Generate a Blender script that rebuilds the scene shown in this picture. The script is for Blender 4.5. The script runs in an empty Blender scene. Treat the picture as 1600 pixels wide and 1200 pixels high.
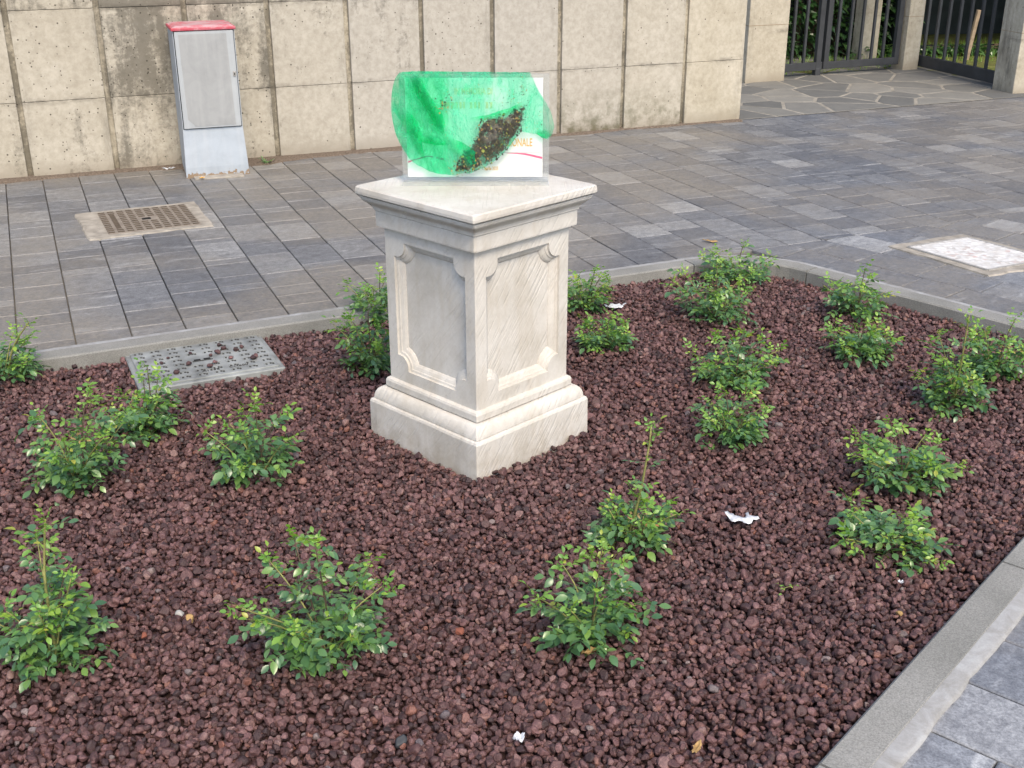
import bpy, bmesh, math, random
import numpy as np
from mathutils import Vector, Matrix, noise as mnoise

scene = bpy.context.scene
R = math.radians
random.seed(7)

# ------------------------------------------------------------------ camera, sky, sun, exposure
CAM_H = 1.6067
PITCH = 0.3975
ROLL = -0.0019
cam_data = bpy.data.cameras.new('camera')
cam_data.sensor_width = 36.0
cam_data.lens = 36.0 * 1814.0 / 1600.0
cam_data.clip_start = 0.05
cam_data.clip_end = 400.0
cam = bpy.data.objects.new('camera', cam_data)
scene.collection.objects.link(cam)
_fw = Vector((0, math.cos(PITCH), -math.sin(PITCH)))
_up0 = Vector((0, math.sin(PITCH), math.cos(PITCH)))
_rt = math.cos(ROLL) * Vector((1, 0, 0)) + math.sin(ROLL) * _up0
_up = -math.sin(ROLL) * Vector((1, 0, 0)) + math.cos(ROLL) * _up0
cam.matrix_world = Matrix(((_rt.x, _up.x, -_fw.x, 0), (_rt.y, _up.y, -_fw.y, 0),
                           (_rt.z, _up.z, -_fw.z, CAM_H), (0, 0, 0, 1)))
scene.camera = cam

SUN_AZ = Vector((0.34, -0.94, 0)).normalized()
SUN_EL = R(50)
world = bpy.data.worlds.new('World')
scene.world = world
world.use_nodes = True
wn = world.node_tree
wn.nodes.clear()
sky = wn.nodes.new('ShaderNodeTexSky')
sky.sky_type = 'NISHITA'
sky.sun_disc = False
sky.sun_elevation = SUN_EL
sky.sun_rotation = math.atan2(SUN_AZ.x, SUN_AZ.y)
sky.air_density = 1.0
sky.dust_density = 2.5
sky.ozone_density = 1.0
bg = wn.nodes.new('ShaderNodeBackground')
bg.inputs['Strength'].default_value = 0.14
wo = wn.nodes.new('ShaderNodeOutputWorld')
wn.links.new(sky.outputs['Color'], bg.inputs['Color'])
wn.links.new(bg.outputs['Background'], wo.inputs['Surface'])

sun_data = bpy.data.lights.new('sun', 'SUN')
sun_data.energy = 1.5
sun_data.angle = R(24)
sun_data.color = (1.0, 0.86, 0.67)
sun = bpy.data.objects.new('sun', sun_data)
scene.collection.objects.link(sun)
sdir = Vector((SUN_AZ.x * math.cos(SUN_EL), SUN_AZ.y * math.cos(SUN_EL), math.sin(SUN_EL)))
sun.rotation_euler = sdir.to_track_quat('Z', 'Y').to_euler()

scene.view_settings.view_transform = 'Standard'
scene.view_settings.look = 'None'
scene.view_settings.gamma = 1.0
scene.view_settings.use_curve_mapping = False
scene.view_settings.exposure = 1.0

# ------------------------------------------------------------------ helpers
COL = scene.collection


def link(o, parent=None):
    COL.objects.link(o)
    if parent is not None:
        o.parent = parent
    return o


def tag(o, label=None, cat=None, group=None, kind=None):
    if label: o['label'] = label
    if cat: o['category'] = cat
    if group: o['group'] = group
    if kind: o['kind'] = kind
    return o


def empty(name, loc=(0, 0, 0), rz=0.0):
    o = bpy.data.objects.new(name, None)
    o.location = loc
    o.rotation_euler = (0, 0, rz)
    o.empty_display_size = 0.05
    return link(o)


def mesh_obj(name, verts, faces, mat, parent=None, smooth=False, loc=None, rz=None):
    me = bpy.data.meshes.new(name)
    me.from_pydata([tuple(v) for v in verts], [], [tuple(f) for f in faces])
    if mat is not None: me.materials.append(mat)
    if smooth:
        me.polygons.foreach_set('use_smooth', [True] * len(me.polygons))
    me.update()
    o = bpy.data.objects.new(name, me)
    if loc is not None: o.location = loc
    if rz is not None: o.rotation_euler = (0, 0, rz)
    return link(o, parent)


def bm_obj(name, bm, mat, parent=None, smooth=False, loc=None, rz=None):
    me = bpy.data.meshes.new(name)
    bmesh.ops.recalc_face_normals(bm, faces=bm.faces[:])
    bm.to_mesh(me)
    bm.free()
    if mat is not None: me.materials.append(mat)
    if smooth:
        me.polygons.foreach_set('use_smooth', [True] * len(me.polygons))
    o = bpy.data.objects.new(name, me)
    if loc is not None: o.location = loc
    if rz is not None: o.rotation_euler = (0, 0, rz)
    return link(o, parent)


def bm_box(bm, x0, x1, y0, y1, z0, z1, bev=0.0, seg=1, M=None):
    r = bmesh.ops.create_cube(bm, size=1.0)
    vs = r['verts']
    T = Matrix.Translation(((x0 + x1) / 2, (y0 + y1) / 2, (z0 + z1) / 2)) @ Matrix.Diagonal((x1 - x0, y1 - y0, z1 - z0, 1))
    if bev > 0:
        bmesh.ops.transform(bm, matrix=T, verts=vs)
        es = list({e for v in vs for e in v.link_edges})
        rr = bmesh.ops.bevel(bm, geom=es, offset=bev, segments=seg, profile=0.5, affect='EDGES')
        if M is not None:
            vv = list({v for f in rr['faces'] for v in f.verts} | {v for v in vs if v.is_valid})
            bmesh.ops.transform(bm, matrix=M, verts=vv)
    else:
        bmesh.ops.transform(bm, matrix=(M @ T) if M is not None else T, verts=vs)


def box_obj(name, x0, x1, y0, y1, z0, z1, mat, parent=None, bev=0.0, seg=1, loc=None, rz=None):
    bm = bmesh.new()
    bm_box(bm, x0, x1, y0, y1, z0, z1, bev, seg)
    return bm_obj(name, bm, mat, parent, loc=loc, rz=rz)


def tube_data(pts, radii, n=6):
    V, F = [], []
    up = Vector((0.13, 0.31, 1)).normalized()
    for i, p in enumerate(pts):
        p = Vector(p)
        a = Vector(pts[max(0, i - 1)]); b = Vector(pts[min(len(pts) - 1, i + 1)])
        t = (b - a)
        t = t.normalized() if t.length > 1e-9 else Vector((0, 0, 1))
        s = t.cross(up)
        if s.length < 1e-4: s = t.cross(Vector((1, 0, 0)))
        s.normalize(); u = s.cross(t)
        for k in range(n):
            an = 2 * math.pi * k / n
            V.append(p + radii[i] * (math.cos(an) * s + math.sin(an) * u))
    for i in range(len(pts) - 1):
        for k in range(n):
            k2 = (k + 1) % n
            F.append((i * n + k, i * n + k2, (i + 1) * n + k2, (i + 1) * n + k))
    F.append(tuple(range(n))[::-1])
    F.append(tuple((len(pts) - 1) * n + k for k in range(n)))
    return V, F


# ------------------------------------------------------------------ materials
class NT:
    def __init__(self, name):
        self.m = bpy.data.materials.new(name)
        self.m.use_nodes = True
        self.t = self.m.node_tree
        self.t.nodes.clear()
        self.out = self.t.nodes.new('ShaderNodeOutputMaterial')

    def n(self, typ, **kw):
        nd = self.t.nodes.new(typ)
        for k, v in kw.items():
            if k.startswith('i_'):
                key = k[2:]
                key = int(key) if key.isdigit() else key.replace('_', ' ')
                self.set(nd.inputs[key], v)
            else:
                setattr(nd, k, v)
        return nd

    def set(self, sock, v):
        if hasattr(v, 'is_linked') or isinstance(v, bpy.types.NodeSocket):
            self.t.links.new(v, sock)
        else:
            sock.default_value = v

    def math(self, op, a, b=None, clamp=False):
        nd = self.t.nodes.new('ShaderNodeMath'); nd.operation = op; nd.use_clamp = clamp
        self.set(nd.inputs[0], a)
        if b is not None: self.set(nd.inputs[1], b)
        return nd.outputs[0]

    def mix(self, fac, a, b, mode='MIX'):
        nd = self.t.nodes.new('ShaderNodeMixRGB'); nd.blend_type = mode
        self.set(nd.inputs[0], fac)
        self.set(nd.inputs[1], a if not isinstance(a, tuple) else (a + (1,))[:4])
        self.set(nd.inputs[2], b if not isinstance(b, tuple) else (b + (1,))[:4])
        return nd.outputs[0]

    def ramp(self, fac, stops, interp='LINEAR'):
        nd = self.t.nodes.new('ShaderNodeValToRGB')
        cr = nd.color_ramp; cr.interpolation = interp
        while len(cr.elements) < len(stops): cr.elements.new(0.5)
        for e, (p, c) in zip(cr.elements, stops):
            e.position = p
            e.color = c + (1,) if isinstance(c, tuple) else (c, c, c, 1)
        self.set(nd.inputs[0], fac)
        return nd.outputs[0]

    def noise(self, vec, scale, detail=4, rough=0.55, dist=0.0):
        nd = self.t.nodes.new('ShaderNodeTexNoise')
        nd.inputs['Scale'].default_value = scale
        nd.inputs['Detail'].default_value = detail
        nd.inputs['Roughness'].default_value = rough
        nd.inputs['Distortion'].default_value = dist
        if vec is not None: self.set(nd.inputs['Vector'], vec)
        return nd.outputs['Fac']

    def voronoi(self, vec, scale, feature='F1', rnd=1.0):
        nd = self.t.nodes.new('ShaderNodeTexVoronoi')
        nd.feature = feature
        nd.inputs['Scale'].default_value = scale
        nd.inputs['Randomness'].default_value = rnd
        if vec is not None: self.set(nd.inputs['Vector'], vec)
        return nd

    def mapping(self, vec, scale=(1, 1, 1), rot=(0, 0, 0), loc=(0, 0, 0)):
        nd = self.t.nodes.new('ShaderNodeMapping')
        nd.inputs['Scale'].default_value = scale
        nd.inputs['Rotation'].default_value = rot
        nd.inputs['Location'].default_value = loc
        self.set(nd.inputs['Vector'], vec)
        return nd.outputs[0]

    def bump(self, height, strength, dist=0.01, normal=None):
        nd = self.t.nodes.new('ShaderNodeBump')
        nd.inputs['Strength'].default_value = strength
        nd.inputs['Distance'].default_value = dist
        self.set(nd.inputs['Height'], height)
        if normal is not None: self.set(nd.inputs['Normal'], normal)
        return nd.outputs[0]

    def bsdf(self, color, rough=0.8, normal=None, spec=0.3, **kw):
        nd = self.t.nodes.new('ShaderNodeBsdfPrincipled')
        self.set(nd.inputs['Base Color'], color if not isinstance(color, tuple) else (color + (1,))[:4])
        self.set(nd.inputs['Roughness'], rough)
        nd.inputs['Specular IOR Level'].default_value = spec
        if normal is not None: self.set(nd.inputs['Normal'], normal)
        for k, v in kw.items():
            self.set(nd.inputs[k.replace('_', ' ')], v)
        return nd.outputs[0]

    def done(self, shader):
        self.t.links.new(shader, self.out.inputs['Surface'])
        return self.m

    @property
    def obj(self):
        return self.t.nodes.new('ShaderNodeTexCoord').outputs['Object']

    @property
    def pos(self):
        return self.t.nodes.new('ShaderNodeNewGeometry').outputs['Position']

    @property
    def oinfo(self):
        return self.t.nodes.new('ShaderNodeObjectInfo')


def mat_plain(name, color, rough=0.7, spec=0.3, var=0.15, scale=30, bump=0.0):
    t = NT(name)
    nz = t.noise(t.obj, scale, 5)
    dark = tuple(c * (1 - var) for c in color); lite = tuple(min(1, c * (1 + var)) for c in color)
    c = t.ramp(nz, [(0.3, dark), (0.7, lite)])
    nrm = t.bump(nz, bump, 0.004) if bump else None
    return t.done(t.bsdf(c, rough, nrm, spec))


def mat_lava():
    t = NT('lava_stone')
    oi = t.oinfo
    c = t.ramp(oi.outputs['Random'], [(0.0, (0.034, 0.018, 0.018)), (0.3, (0.072, 0.035, 0.033)), (0.62, (0.116, 0.058, 0.053)),
                                      (0.86, (0.175, 0.093, 0.088)), (0.95, (0.20, 0.125, 0.11)), (0.985, (0.19, 0.08, 0.055)), (0.993, (0.075, 0.07, 0.08)), (1.0, (0.24, 0.19, 0.17))])
    vec = t.obj
    nz = t.noise(vec, 2.2, 6, 0.65)
    c2 = t.mix(t.ramp(nz, [(0.3, 0.0), (0.7, 1.0)]), t.mix(1.0, c, (0.55, 0.52, 0.55), 'MULTIPLY'), t.mix(1.0, c, (1.35, 1.32, 1.34), 'MULTIPLY'))
    v = t.voronoi(vec, 7.0)
    pits = t.ramp(v.outputs['Distance'], [(0.05, 0.0), (0.28, 1.0)])
    b1 = t.bump(nz, 0.55, 0.006)
    b2 = t.bump(pits, 0.35, 0.003, b1)
    return t.done(t.bsdf(c2, 0.55, b2, 0.5))


def mat_soil():
    t = NT('dark_lava_grit')
    v = t.voronoi(t.pos, 60)
    c = t.ramp(v.outputs['Distance'], [(0.0, (0.10, 0.055, 0.052)), (0.6, (0.025, 0.014, 0.013))])
    return t.done(t.bsdf(c, 0.95, t.bump(v.outputs['Distance'], -0.8, 0.02), 0.2))


def dust_fac(t, pos):
    a = t.noise(pos, 0.85, 5, 0.6, 0.4)
    return t.ramp(a, [(0.41, 0.0), (0.58, 1.0)])


def mat_paver(name, ang, bright=1.0):
    t = NT(name)
    pos = t.pos
    oi = t.oinfo
    at = t.n('ShaderNodeAttribute', attribute_name='rnd')
    rnd = t.math('FRACT', t.math('ADD', oi.outputs['Random'], at.outputs['Fac']))
    off = t.n('ShaderNodeCombineXYZ')
    t.set(off.inputs[0], t.math('MULTIPLY', rnd, 37.0))
    t.set(off.inputs[1], t.math('MULTIPLY', rnd, 91.0))
    sh = t.n('ShaderNodeVectorMath', operation='ADD')
    t.set(sh.inputs[0], pos); t.set(sh.inputs[1], off.outputs[0])
    # grain runs across the rows
    st = t.mapping(t.mapping(sh.outputs[0], rot=(0, 0, -ang)), scale=(15, 2.6, 1))
    s1 = t.noise(st, 1.0, 3, 0.6, 0.6)
    base = t.ramp(rnd, [(0.0, (0.108, 0.115, 0.130)), (0.3, (0.130, 0.138, 0.155)), (0.6, (0.156, 0.165, 0.182)), (0.88, (0.190, 0.195, 0.205)), (0.94, (0.24, 0.246, 0.255)), (1.0, (0.30, 0.306, 0.312))])
    c = t.mix(t.math('MULTIPLY', t.ramp(s1, [(0.28, 1.0), (0.45, 0.0)]), 0.55), base, (0.070, 0.075, 0.090))
    c = t.mix(t.ramp(s1, [(0.60, 0.0), (0.68, 0.5)]), c, (0.34, 0.35, 0.36))
    fine = t.noise(pos, 170, 3, 0.75)
    mot = t.noise(sh.outputs[0], 26, 6, 0.72, 0.6)
    c = t.mix(0.8, c, t.mix(t.ramp(mot, [(0.32, 0.0), (0.68, 1.0)]), t.mix(1.0, c, (0.62, 0.62, 0.64), 'MULTIPLY'), t.mix(1.0, c, (1.55, 1.54, 1.52), 'MULTIPLY')))
    c = t.mix(0.75, c, t.mix(t.ramp(fine, [(0.32, 0.0), (0.68, 1.0)]), t.mix(1.0, c, (0.55, 0.55, 0.57), 'MULTIPLY'), t.mix(1.0, c, (1.5, 1.5, 1.5), 'MULTIPLY')))
    if bright != 1.0: c = t.mix(1.0, c, (bright, bright, bright * 0.98), 'MULTIPLY')
    d = dust_fac(t, pos)
    dn = t.noise(pos, 60, 4, 0.7)
    dc = t.ramp(dn, [(0.3, (0.14, 0.123, 0.10)), (0.7, (0.25, 0.225, 0.185))])
    c = t.mix(t.math('MULTIPLY', d, t.ramp(dn, [(0.3, 0.35), (0.7, 0.8)])), c, dc)
    nrm = t.bump(fine, 0.3, 0.003)
    return t.done(t.bsdf(c, 0.52, nrm, 0.5))


def mat_joint():
    t = NT('paving_joint_sand')
    pos = t.pos
    d = dust_fac(t, pos)
    nz = t.noise(pos, 80, 3)
    c = t.mix(d, (0.052, 0.050, 0.050), (0.26, 0.23, 0.185))
    c = t.mix(0.3, c, t.ramp(nz, [(0.3, (0.02, 0.02, 0.02)), (0.7, (0.12, 0.11, 0.09))]))
    return t.done(t.bsdf(c, 0.95, t.bump(nz, 0.4, 0.004), 0.1))


def mat_kerb():
    t = NT('kerb_concrete')
    p = t.pos
    a = t.noise(p, 4, 5, 0.6); b = t.noise(p, 260, 3, 0.75)
    c = t.ramp(a, [(0.3, (0.185, 0.185, 0.170)), (0.7, (0.265, 0.262, 0.245))])
    c = t.mix(0.6, c, t.mix(t.ramp(b, [(0.34, 0.0), (0.66, 1.0)]), t.mix(1.0, c, (0.5, 0.5, 0.5), 'MULTIPLY'), t.mix(1.0, c, (1.4, 1.4, 1.4), 'MULTIPLY')))
    v = t.voronoi(p, 120)
    c = t.mix(t.ramp(v.outputs['Distance'], [(0.0, 0.6), (0.12, 0.0)]), c, (0.03, 0.03, 0.03))
    return t.done(t.bsdf(c, 0.85, t.bump(b, 0.35, 0.003), 0.25))


def mat_mortar():
    t = NT('smeared_mortar')
    p = t.pos
    a = t.noise(p, 14, 6, 0.65, 0.8)
    c = t.ramp(a, [(0.3, (0.23, 0.225, 0.21)), (0.5, (0.30, 0.30, 0.295)), (0.72, (0.38, 0.39, 0.39))])
    g = t.noise(p, 180, 3, 0.7)
    c = t.mix(0.4, c, t.mix(g, t.mix(1.0, c, (0.6, 0.6, 0.6), 'MULTIPLY'), t.mix(1.0, c, (1.35, 1.35, 1.35), 'MULTIPLY')))
    return t.done(t.bsdf(c, 0.85, t.bump(g, 0.3, 0.003), 0.25))


def mat_wall():
    """cast concrete: object colour carries stain (R), moss (G), bug holes (B)"""
    t = NT('cast_concrete')
    p = t.pos
    oi = t.oinfo
    sep = t.n('ShaderNodeSeparateColor'); t.set(sep.inputs[0], oi.outputs['Color'])
    a = t.noise(p, 3.2, 6, 0.6, 0.3)
    c = t.ramp(a, [(0.25, (0.37, 0.33, 0.25)), (0.5, (0.445, 0.405, 0.32)), (0.75, (0.51, 0.47, 0.385))])
    c = t.mix(t.math('MULTIPLY', oi.outputs['Random'], 0.15), c, (0.40, 0.375, 0.33))
    c = t.mix(t.math('SUBTRACT', 1.0, oi.outputs['Alpha']), c, (0.395, 0.375, 0.335))
    b = t.noise(p, 26, 5, 0.7)
    c = t.mix(0.45, c, t.mix(t.ramp(b, [(0.35, 0.0), (0.65, 1.0)]), t.mix(1.0, c, (0.68, 0.66, 0.62), 'MULTIPLY'), t.mix(1.0, c, (1.18, 1.18, 1.18), 'MULTIPLY')))
    # broad grey-black weathering
    s = t.math('ADD', t.math('MULTIPLY', t.noise(p, 4.5, 8, 0.78, 0.4), 0.62), t.math('MULTIPLY', t.noise(p, 42, 4, 0.7), 0.38))
    vst = t.noise(t.mapping(p, scale=(11, 11, 1.2)), 1.0, 4, 0.6)
    sm = t.math('MULTIPLY', t.math('ADD', s, t.math('MULTIPLY', vst, 0.6)), 0.66)
    thr = t.math('SUBTRACT', 0.74, t.math('MULTIPLY', sep.outputs[0], 0.34))
    st = t.math('MULTIPLY', t.math('SUBTRACT', sm, thr), 9.0, True)
    c = t.mix(t.math('MULTIPLY', st, 0.72), c, (0.085, 0.078, 0.062))
    # moss
    ms = t.noise(p, 9, 6, 0.7)
    zc = t.n('ShaderNodeSeparateXYZ'); t.set(zc.inputs[0], p)
    zf = t.math('SUBTRACT', 1.0, t.math('MULTIPLY', zc.outputs[2], 2.6), True)
    mf = t.math('MULTIPLY', t.math('MULTIPLY', t.ramp(ms, [(0.42, 0.0), (0.62, 1.0)]), zf), sep.outputs[1])
    c = t.mix(mf, c, (0.085, 0.085, 0.04))
    # soil splash at the foot
    ff = t.math('MULTIPLY', t.math('SUBTRACT', 1.0, t.math('MULTIPLY', zc.outputs[2], 6.5), True), t.ramp(b, [(0.3, 0.2), (0.6, 1.0)]))
    c = t.mix(t.math('MULTIPLY', ff, 0.75), c, (0.15, 0.115, 0.08))
    # soot and algae that collect along the shutter joints
    def near(zj):
        return t.math('SUBTRACT', 1.0, t.math('MULTIPLY', t.math('ABSOLUTE', t.math('SUBTRACT', zc.outputs[2], zj)), 34.0), True)
    jn = t.math('MAXIMUM', near(0.492), near(1.008))
    jf = t.math('MULTIPLY', jn, t.ramp(t.noise(t.mapping(p, scale=(3, 3, 9)), 1.6, 6, 0.75), [(0.46, 0.0), (0.62, 1.0)]))
    c = t.mix(t.math('MULTIPLY', jf, 0.6), c, (0.06, 0.055, 0.046))
    ox = t.n('ShaderNodeSeparateXYZ'); t.set(ox.inputs[0], t.obj)
    fr = t.math('FRACT', t.math('ADD', t.math('MULTIPLY', ox.outputs[0], 2.0), 100.0))
    gd = t.math('MINIMUM', fr, t.math('SUBTRACT', 1.0, fr))
    gn = t.math('SUBTRACT', 1.0, t.math('MULTIPLY', gd, 6.5), True)
    gs = t.noise(t.mapping(t.obj, scale=(7, 7, 2.0)), 1.0, 7, 0.75)
    gf = t.math('MULTIPLY', gn, t.ramp(gs, [(0.48, 0.0), (0.66, 1.0)]))
    c = t.mix(t.math('MULTIPLY', gf, 0.65), c, (0.07, 0.064, 0.052))
    # bug holes
    v = t.voronoi(p, 48)
    vs = t.n('ShaderNodeSeparateColor'); t.set(vs.inputs[0], v.outputs['Color'])
    hole = t.math('MULTIPLY', t.math('LESS_THAN', v.outputs['Distance'], t.math('MULTIPLY', vs.outputs[1], 0.26)), t.math('LESS_THAN', vs.outputs[0], t.math('MULTIPLY', sep.outputs[2], 0.55)))
    c = t.mix(t.math('MULTIPLY', hole, 0.85), c, (0.05, 0.042, 0.033))
    h = t.math('SUBTRACT', b, t.math('MULTIPLY', hole, 0.8))
    return t.done(t.bsdf(c, 0.9, t.bump(h, 0.35, 0.006), 0.2))


def mat_stone():
    """pedestal: pale reconstituted stone with oblique tooling"""
    t = NT('pale_tooled_stone')
    p = t.obj
    across = Vector((-1.25, 1.25, 1)).normalized(); along = Vector((0.8, -0.8, 1)).normalized(); third = Vector((1, 1, 0)).normalized()
    def dot(v, k):
        nd = t.n('ShaderNodeVectorMath', operation='DOT_PRODUCT')
        t.set(nd.inputs[0], p); nd.inputs[1].default_value = v
        return t.math('MULTIPLY', nd.outputs['Value'], k)
    cb = t.n('ShaderNodeCombineXYZ')
    t.set(cb.inputs[0], dot(along, 9)); t.set(cb.inputs[1], dot(across, 120)); t.set(cb.inputs[2], dot(third, 9))
    tool = t.noise(cb.outputs[0], 1.0, 2, 0.5, 0.25)
    msk = t.ramp(t.noise(p, 6, 3), [(0.34, 0.15), (0.62, 1.0)])
    toolr = t.ramp(tool, [(0.36, 0.0), (0.50, 1.0)])
    a = t.noise(p, 5, 6, 0.62, 0.3)
    c = t.ramp(a, [(0.25, (0.43, 0.40, 0.345)), (0.5, (0.555, 0.53, 0.485)), (0.78, (0.65, 0.635, 0.60))])
    c = t.mix(t.math('MULTIPLY', t.math('SUBTRACT', 1.0, toolr), t.math('MULTIPLY', msk, 0.10)), c, (0.36, 0.33, 0.29))
    f = t.noise(p, 90, 4, 0.7)
    c = t.mix(0.35, c, t.mix(f, t.mix(1.0, c, (0.6, 0.59, 0.56), 'MULTIPLY'), t.mix(1.0, c, (1.25, 1.25, 1.25), 'MULTIPLY')))
    rn = t.noise(t.mapping(p, scale=(14, 14, 2.2)), 1.0, 5, 0.65)
    c = t.mix(t.math('MULTIPLY', t.ramp(rn, [(0.50, 0.0), (0.70, 1.0)]), 0.38), c, (0.40, 0.345, 0.265))
    # soil on the foot
    z = t.n('ShaderNodeSeparateXYZ'); t.set(z.inputs[0], p)
    ft = t.math('MULTIPLY', t.math('SUBTRACT', 1.0, t.math('MULTIPLY', z.outputs[2], 8.0), True), t.ramp(t.noise(p, 16, 5, 0.7), [(0.42, 0.0), (0.62, 1.0)]))
    c = t.mix(t.math('MULTIPLY', ft, 0.55), c, (0.30, 0.25, 0.18))
    h = t.math('ADD', t.math('MULTIPLY', t.math('MULTIPLY', toolr, msk), 0.8), t.math('MULTIPLY', f, 0.35))
    return t.done(t.bsdf(c, 0.8, t.bump(h, 0.40, 0.004), 0.3))


def mat_leaf(name, stops, rough=0.38, transl=0.25):
    t = NT(name)
    oi = t.oinfo
    at = t.n('ShaderNodeAttribute', attribute_name='rnd')
    rnd = t.math('FRACT', t.math('ADD', oi.outputs['Random'], t.math('MULTIPLY', at.outputs['Fac'], 0.6)))
    c = t.ramp(rnd, stops)
    nz = t.noise(t.obj, 60, 3)
    c = t.mix(0.25, c, t.mix(nz, t.mix(1.0, c, (0.6, 0.6, 0.6), 'MULTIPLY'), t.mix(1.0, c, (1.4, 1.4, 1.3), 'MULTIPLY')))
    pb = t.bsdf(c, rough, t.bump(nz, 0.2, 0.002), 0.85)
    tr = t.n('ShaderNodeBsdfTranslucent')
    t.set(tr.inputs['Color'], t.mix(1.0, c, (1.5, 1.7, 0.7), 'MULTIPLY'))
    mx = t.n('ShaderNodeMixShader'); mx.inputs[0].default_value = transl
    t.t.links.new(pb, mx.inputs[1]); t.t.links.new(tr.outputs[0], mx.inputs[2])
    return t.done(mx.outputs[0])


def mat_film(name, t0, t1, m0, m1_, col):
    t = NT(name)
    p = t.obj
    n1 = t.noise(t.mapping(p, rot=(0, 0.6, 0), scale=(13, 13, 5)), 1.0, 5, 0.62, 1.4)
    rid = t.math('ABSOLUTE', t.math('SUBTRACT', t.noise(t.mapping(p, rot=(0, -0.5, 0), scale=(34, 34, 15)), 1.0, 4, 0.6, 1.0), 0.5))
    ridge = t.ramp(rid, [(0.0, 1.0), (0.07, 0.0)])
    nz = t.math('SUBTRACT', t.ramp(n1, [(0.30, 0.0), (0.70, 1.0)]), t.math('MULTIPLY', ridge, 0.35), True)
    cr = t.noise(p, 70, 4, 0.65, 1.2)
    tp = t.n('ShaderNodeBsdfTransparent')
    t.set(tp.inputs['Color'], t.mix(nz, t0, t1))
    nrm = t.bump(t.math('ADD', nz, t.math('MULTIPLY', cr, 0.5)), 0.8, 0.012)
    pb = t.bsdf(col, 0.16, nrm, 0.9)
    tr = t.n('ShaderNodeBsdfTranslucent'); tr.inputs['Color'].default_value = col + (1,)
    m1 = t.n('ShaderNodeMixShader'); m1.inputs[0].default_value = 0.5
    t.t.links.new(pb, m1.inputs[1]); t.t.links.new(tr.outputs[0], m1.inputs[2])
    m2 = t.n('ShaderNodeMixShader')
    t.set(m2.inputs[0], t.ramp(nz, [(0.1, m1_), (0.8, m0)]))
    t.t.links.new(tp.outputs[0], m2.inputs[1]); t.t.links.new(m1.outputs[0], m2.inputs[2])
    fa = t.n('ShaderNodeAttribute', attribute_name='fade')
    clear = t.n('ShaderNodeBsdfTransparent')
    m3 = t.n('ShaderNodeMixShader')
    t.set(m3.inputs[0], fa.outputs['Fac'])
    t.t.links.new(m2.outputs[0], m3.inputs[1]); t.t.links.new(clear.outputs[0], m3.inputs[2])
    return t.done(m3.outputs[0])


def mat_acrylic():
    t = NT('clear_acrylic')
    gl = t.n('ShaderNodeBsdfGlass'); gl.inputs['IOR'].default_value = 1.2; gl.inputs['Roughness'].default_value = 0.02
    gl.inputs['Color'].default_value = (0.97, 0.98, 0.98, 1)
    tp = t.n('ShaderNodeBsdfTransparent'); tp.inputs['Color'].default_value = (0.95, 0.96, 0.96, 1)
    df = t.n('ShaderNodeBsdfDiffuse'); df.inputs['Color'].default_value = (0.9, 0.9, 0.9, 1)
    m = t.n('ShaderNodeMixShader'); m.inputs[0].default_value = 0.70
    t.t.links.new(gl.outputs[0], m.inputs[1]); t.t.links.new(tp.outputs[0], m.inputs[2])
    m2 = t.n('ShaderNodeMixShader'); m2.inputs[0].default_value = 0.06
    t.t.links.new(m.outputs[0], m2.inputs[1]); t.t.links.new(df.outputs[0], m2.inputs[2])
    return t.done(m2.outputs[0])


def mat_flag():
    t = NT('porphyry_flagstone')
    oi = t.oinfo; p = t.pos
    c = t.ramp(oi.outputs['Random'], [(0, (0.105, 0.108, 0.105)), (0.5, (0.155, 0.155, 0.145)), (1, (0.21, 0.205, 0.185))])
    nz = t.noise(p, 8, 6, 0.7)
    c = t.mix(0.6, c, t.mix(nz, t.mix(1.0, c, (0.5, 0.5, 0.52), 'MULTIPLY'), t.mix(1.0, c, (1.5, 1.45, 1.35), 'MULTIPLY')))
    return t.done(t.bsdf(c, 0.75, t.bump(nz, 0.5, 0.01), 0.35))


def mat_cabinet(name, base, dirt=0.35):
    t = NT(name)
    p = t.obj
    nz = t.noise(p, 9, 6, 0.65, 0.4)
    vst = t.noise(t.mapping(p, scale=(26, 26, 2)), 1.0, 3)
    c = t.mix(t.math('MULTIPLY', t.ramp(nz, [(0.42, 0.0), (0.72, 1.0)]), dirt), base, tuple(x * 0.55 for x in base))
    c = t.mix(t.math('MULTIPLY', t.ramp(vst, [(0.45, 0.0), (0.75, 1.0)]), 0.18), c, (0.55, 0.56, 0.56))
    z = t.n('ShaderNodeSeparateXYZ'); t.set(z.inputs[0], p)
    low = t.math('SUBTRACT', 1.0, t.math('MULTIPLY', z.outputs[2], 15.0), True)
    peel = t.math('GREATER_THAN', t.math('ADD', t.noise(p, 34, 5, 0.7), t.math('MULTIPLY', low, 0.42)), 0.80)
    c = t.mix(peel, c, (0.24, 0.175, 0.115))
    return t.done(t.bsdf(c, 0.55, t.bump(nz, 0.08, 0.003), 0.35))


def mat_redlid(name='faded_red_lid', sh=0.0):
    t = NT(name)
    p = t.obj
    nz = t.noise(p, 12, 6, 0.7, 0.5)
    geo = t.n('ShaderNodeNewGeometry')
    c = t.ramp(nz, [(0.35 - sh, (0.42, 0.045, 0.07)), (0.55 - sh, (0.46, 0.10, 0.13)), (0.70 - sh, (0.46, 0.30, 0.32))])
    return t.done(t.bsdf(c, 0.55, None, 0.4))


def mat_iron():
    t = NT('dusty_cast_iron')
    p = t.obj
    nz = t.noise(p, 22, 5, 0.7)
    c = t.ramp(nz, [(0.3, (0.16, 0.135, 0.11)), (0.7, (0.25, 0.22, 0.185))])
    return t.done(t.bsdf(c, 0.85, t.bump(nz, 0.3, 0.004), 0.3))


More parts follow.
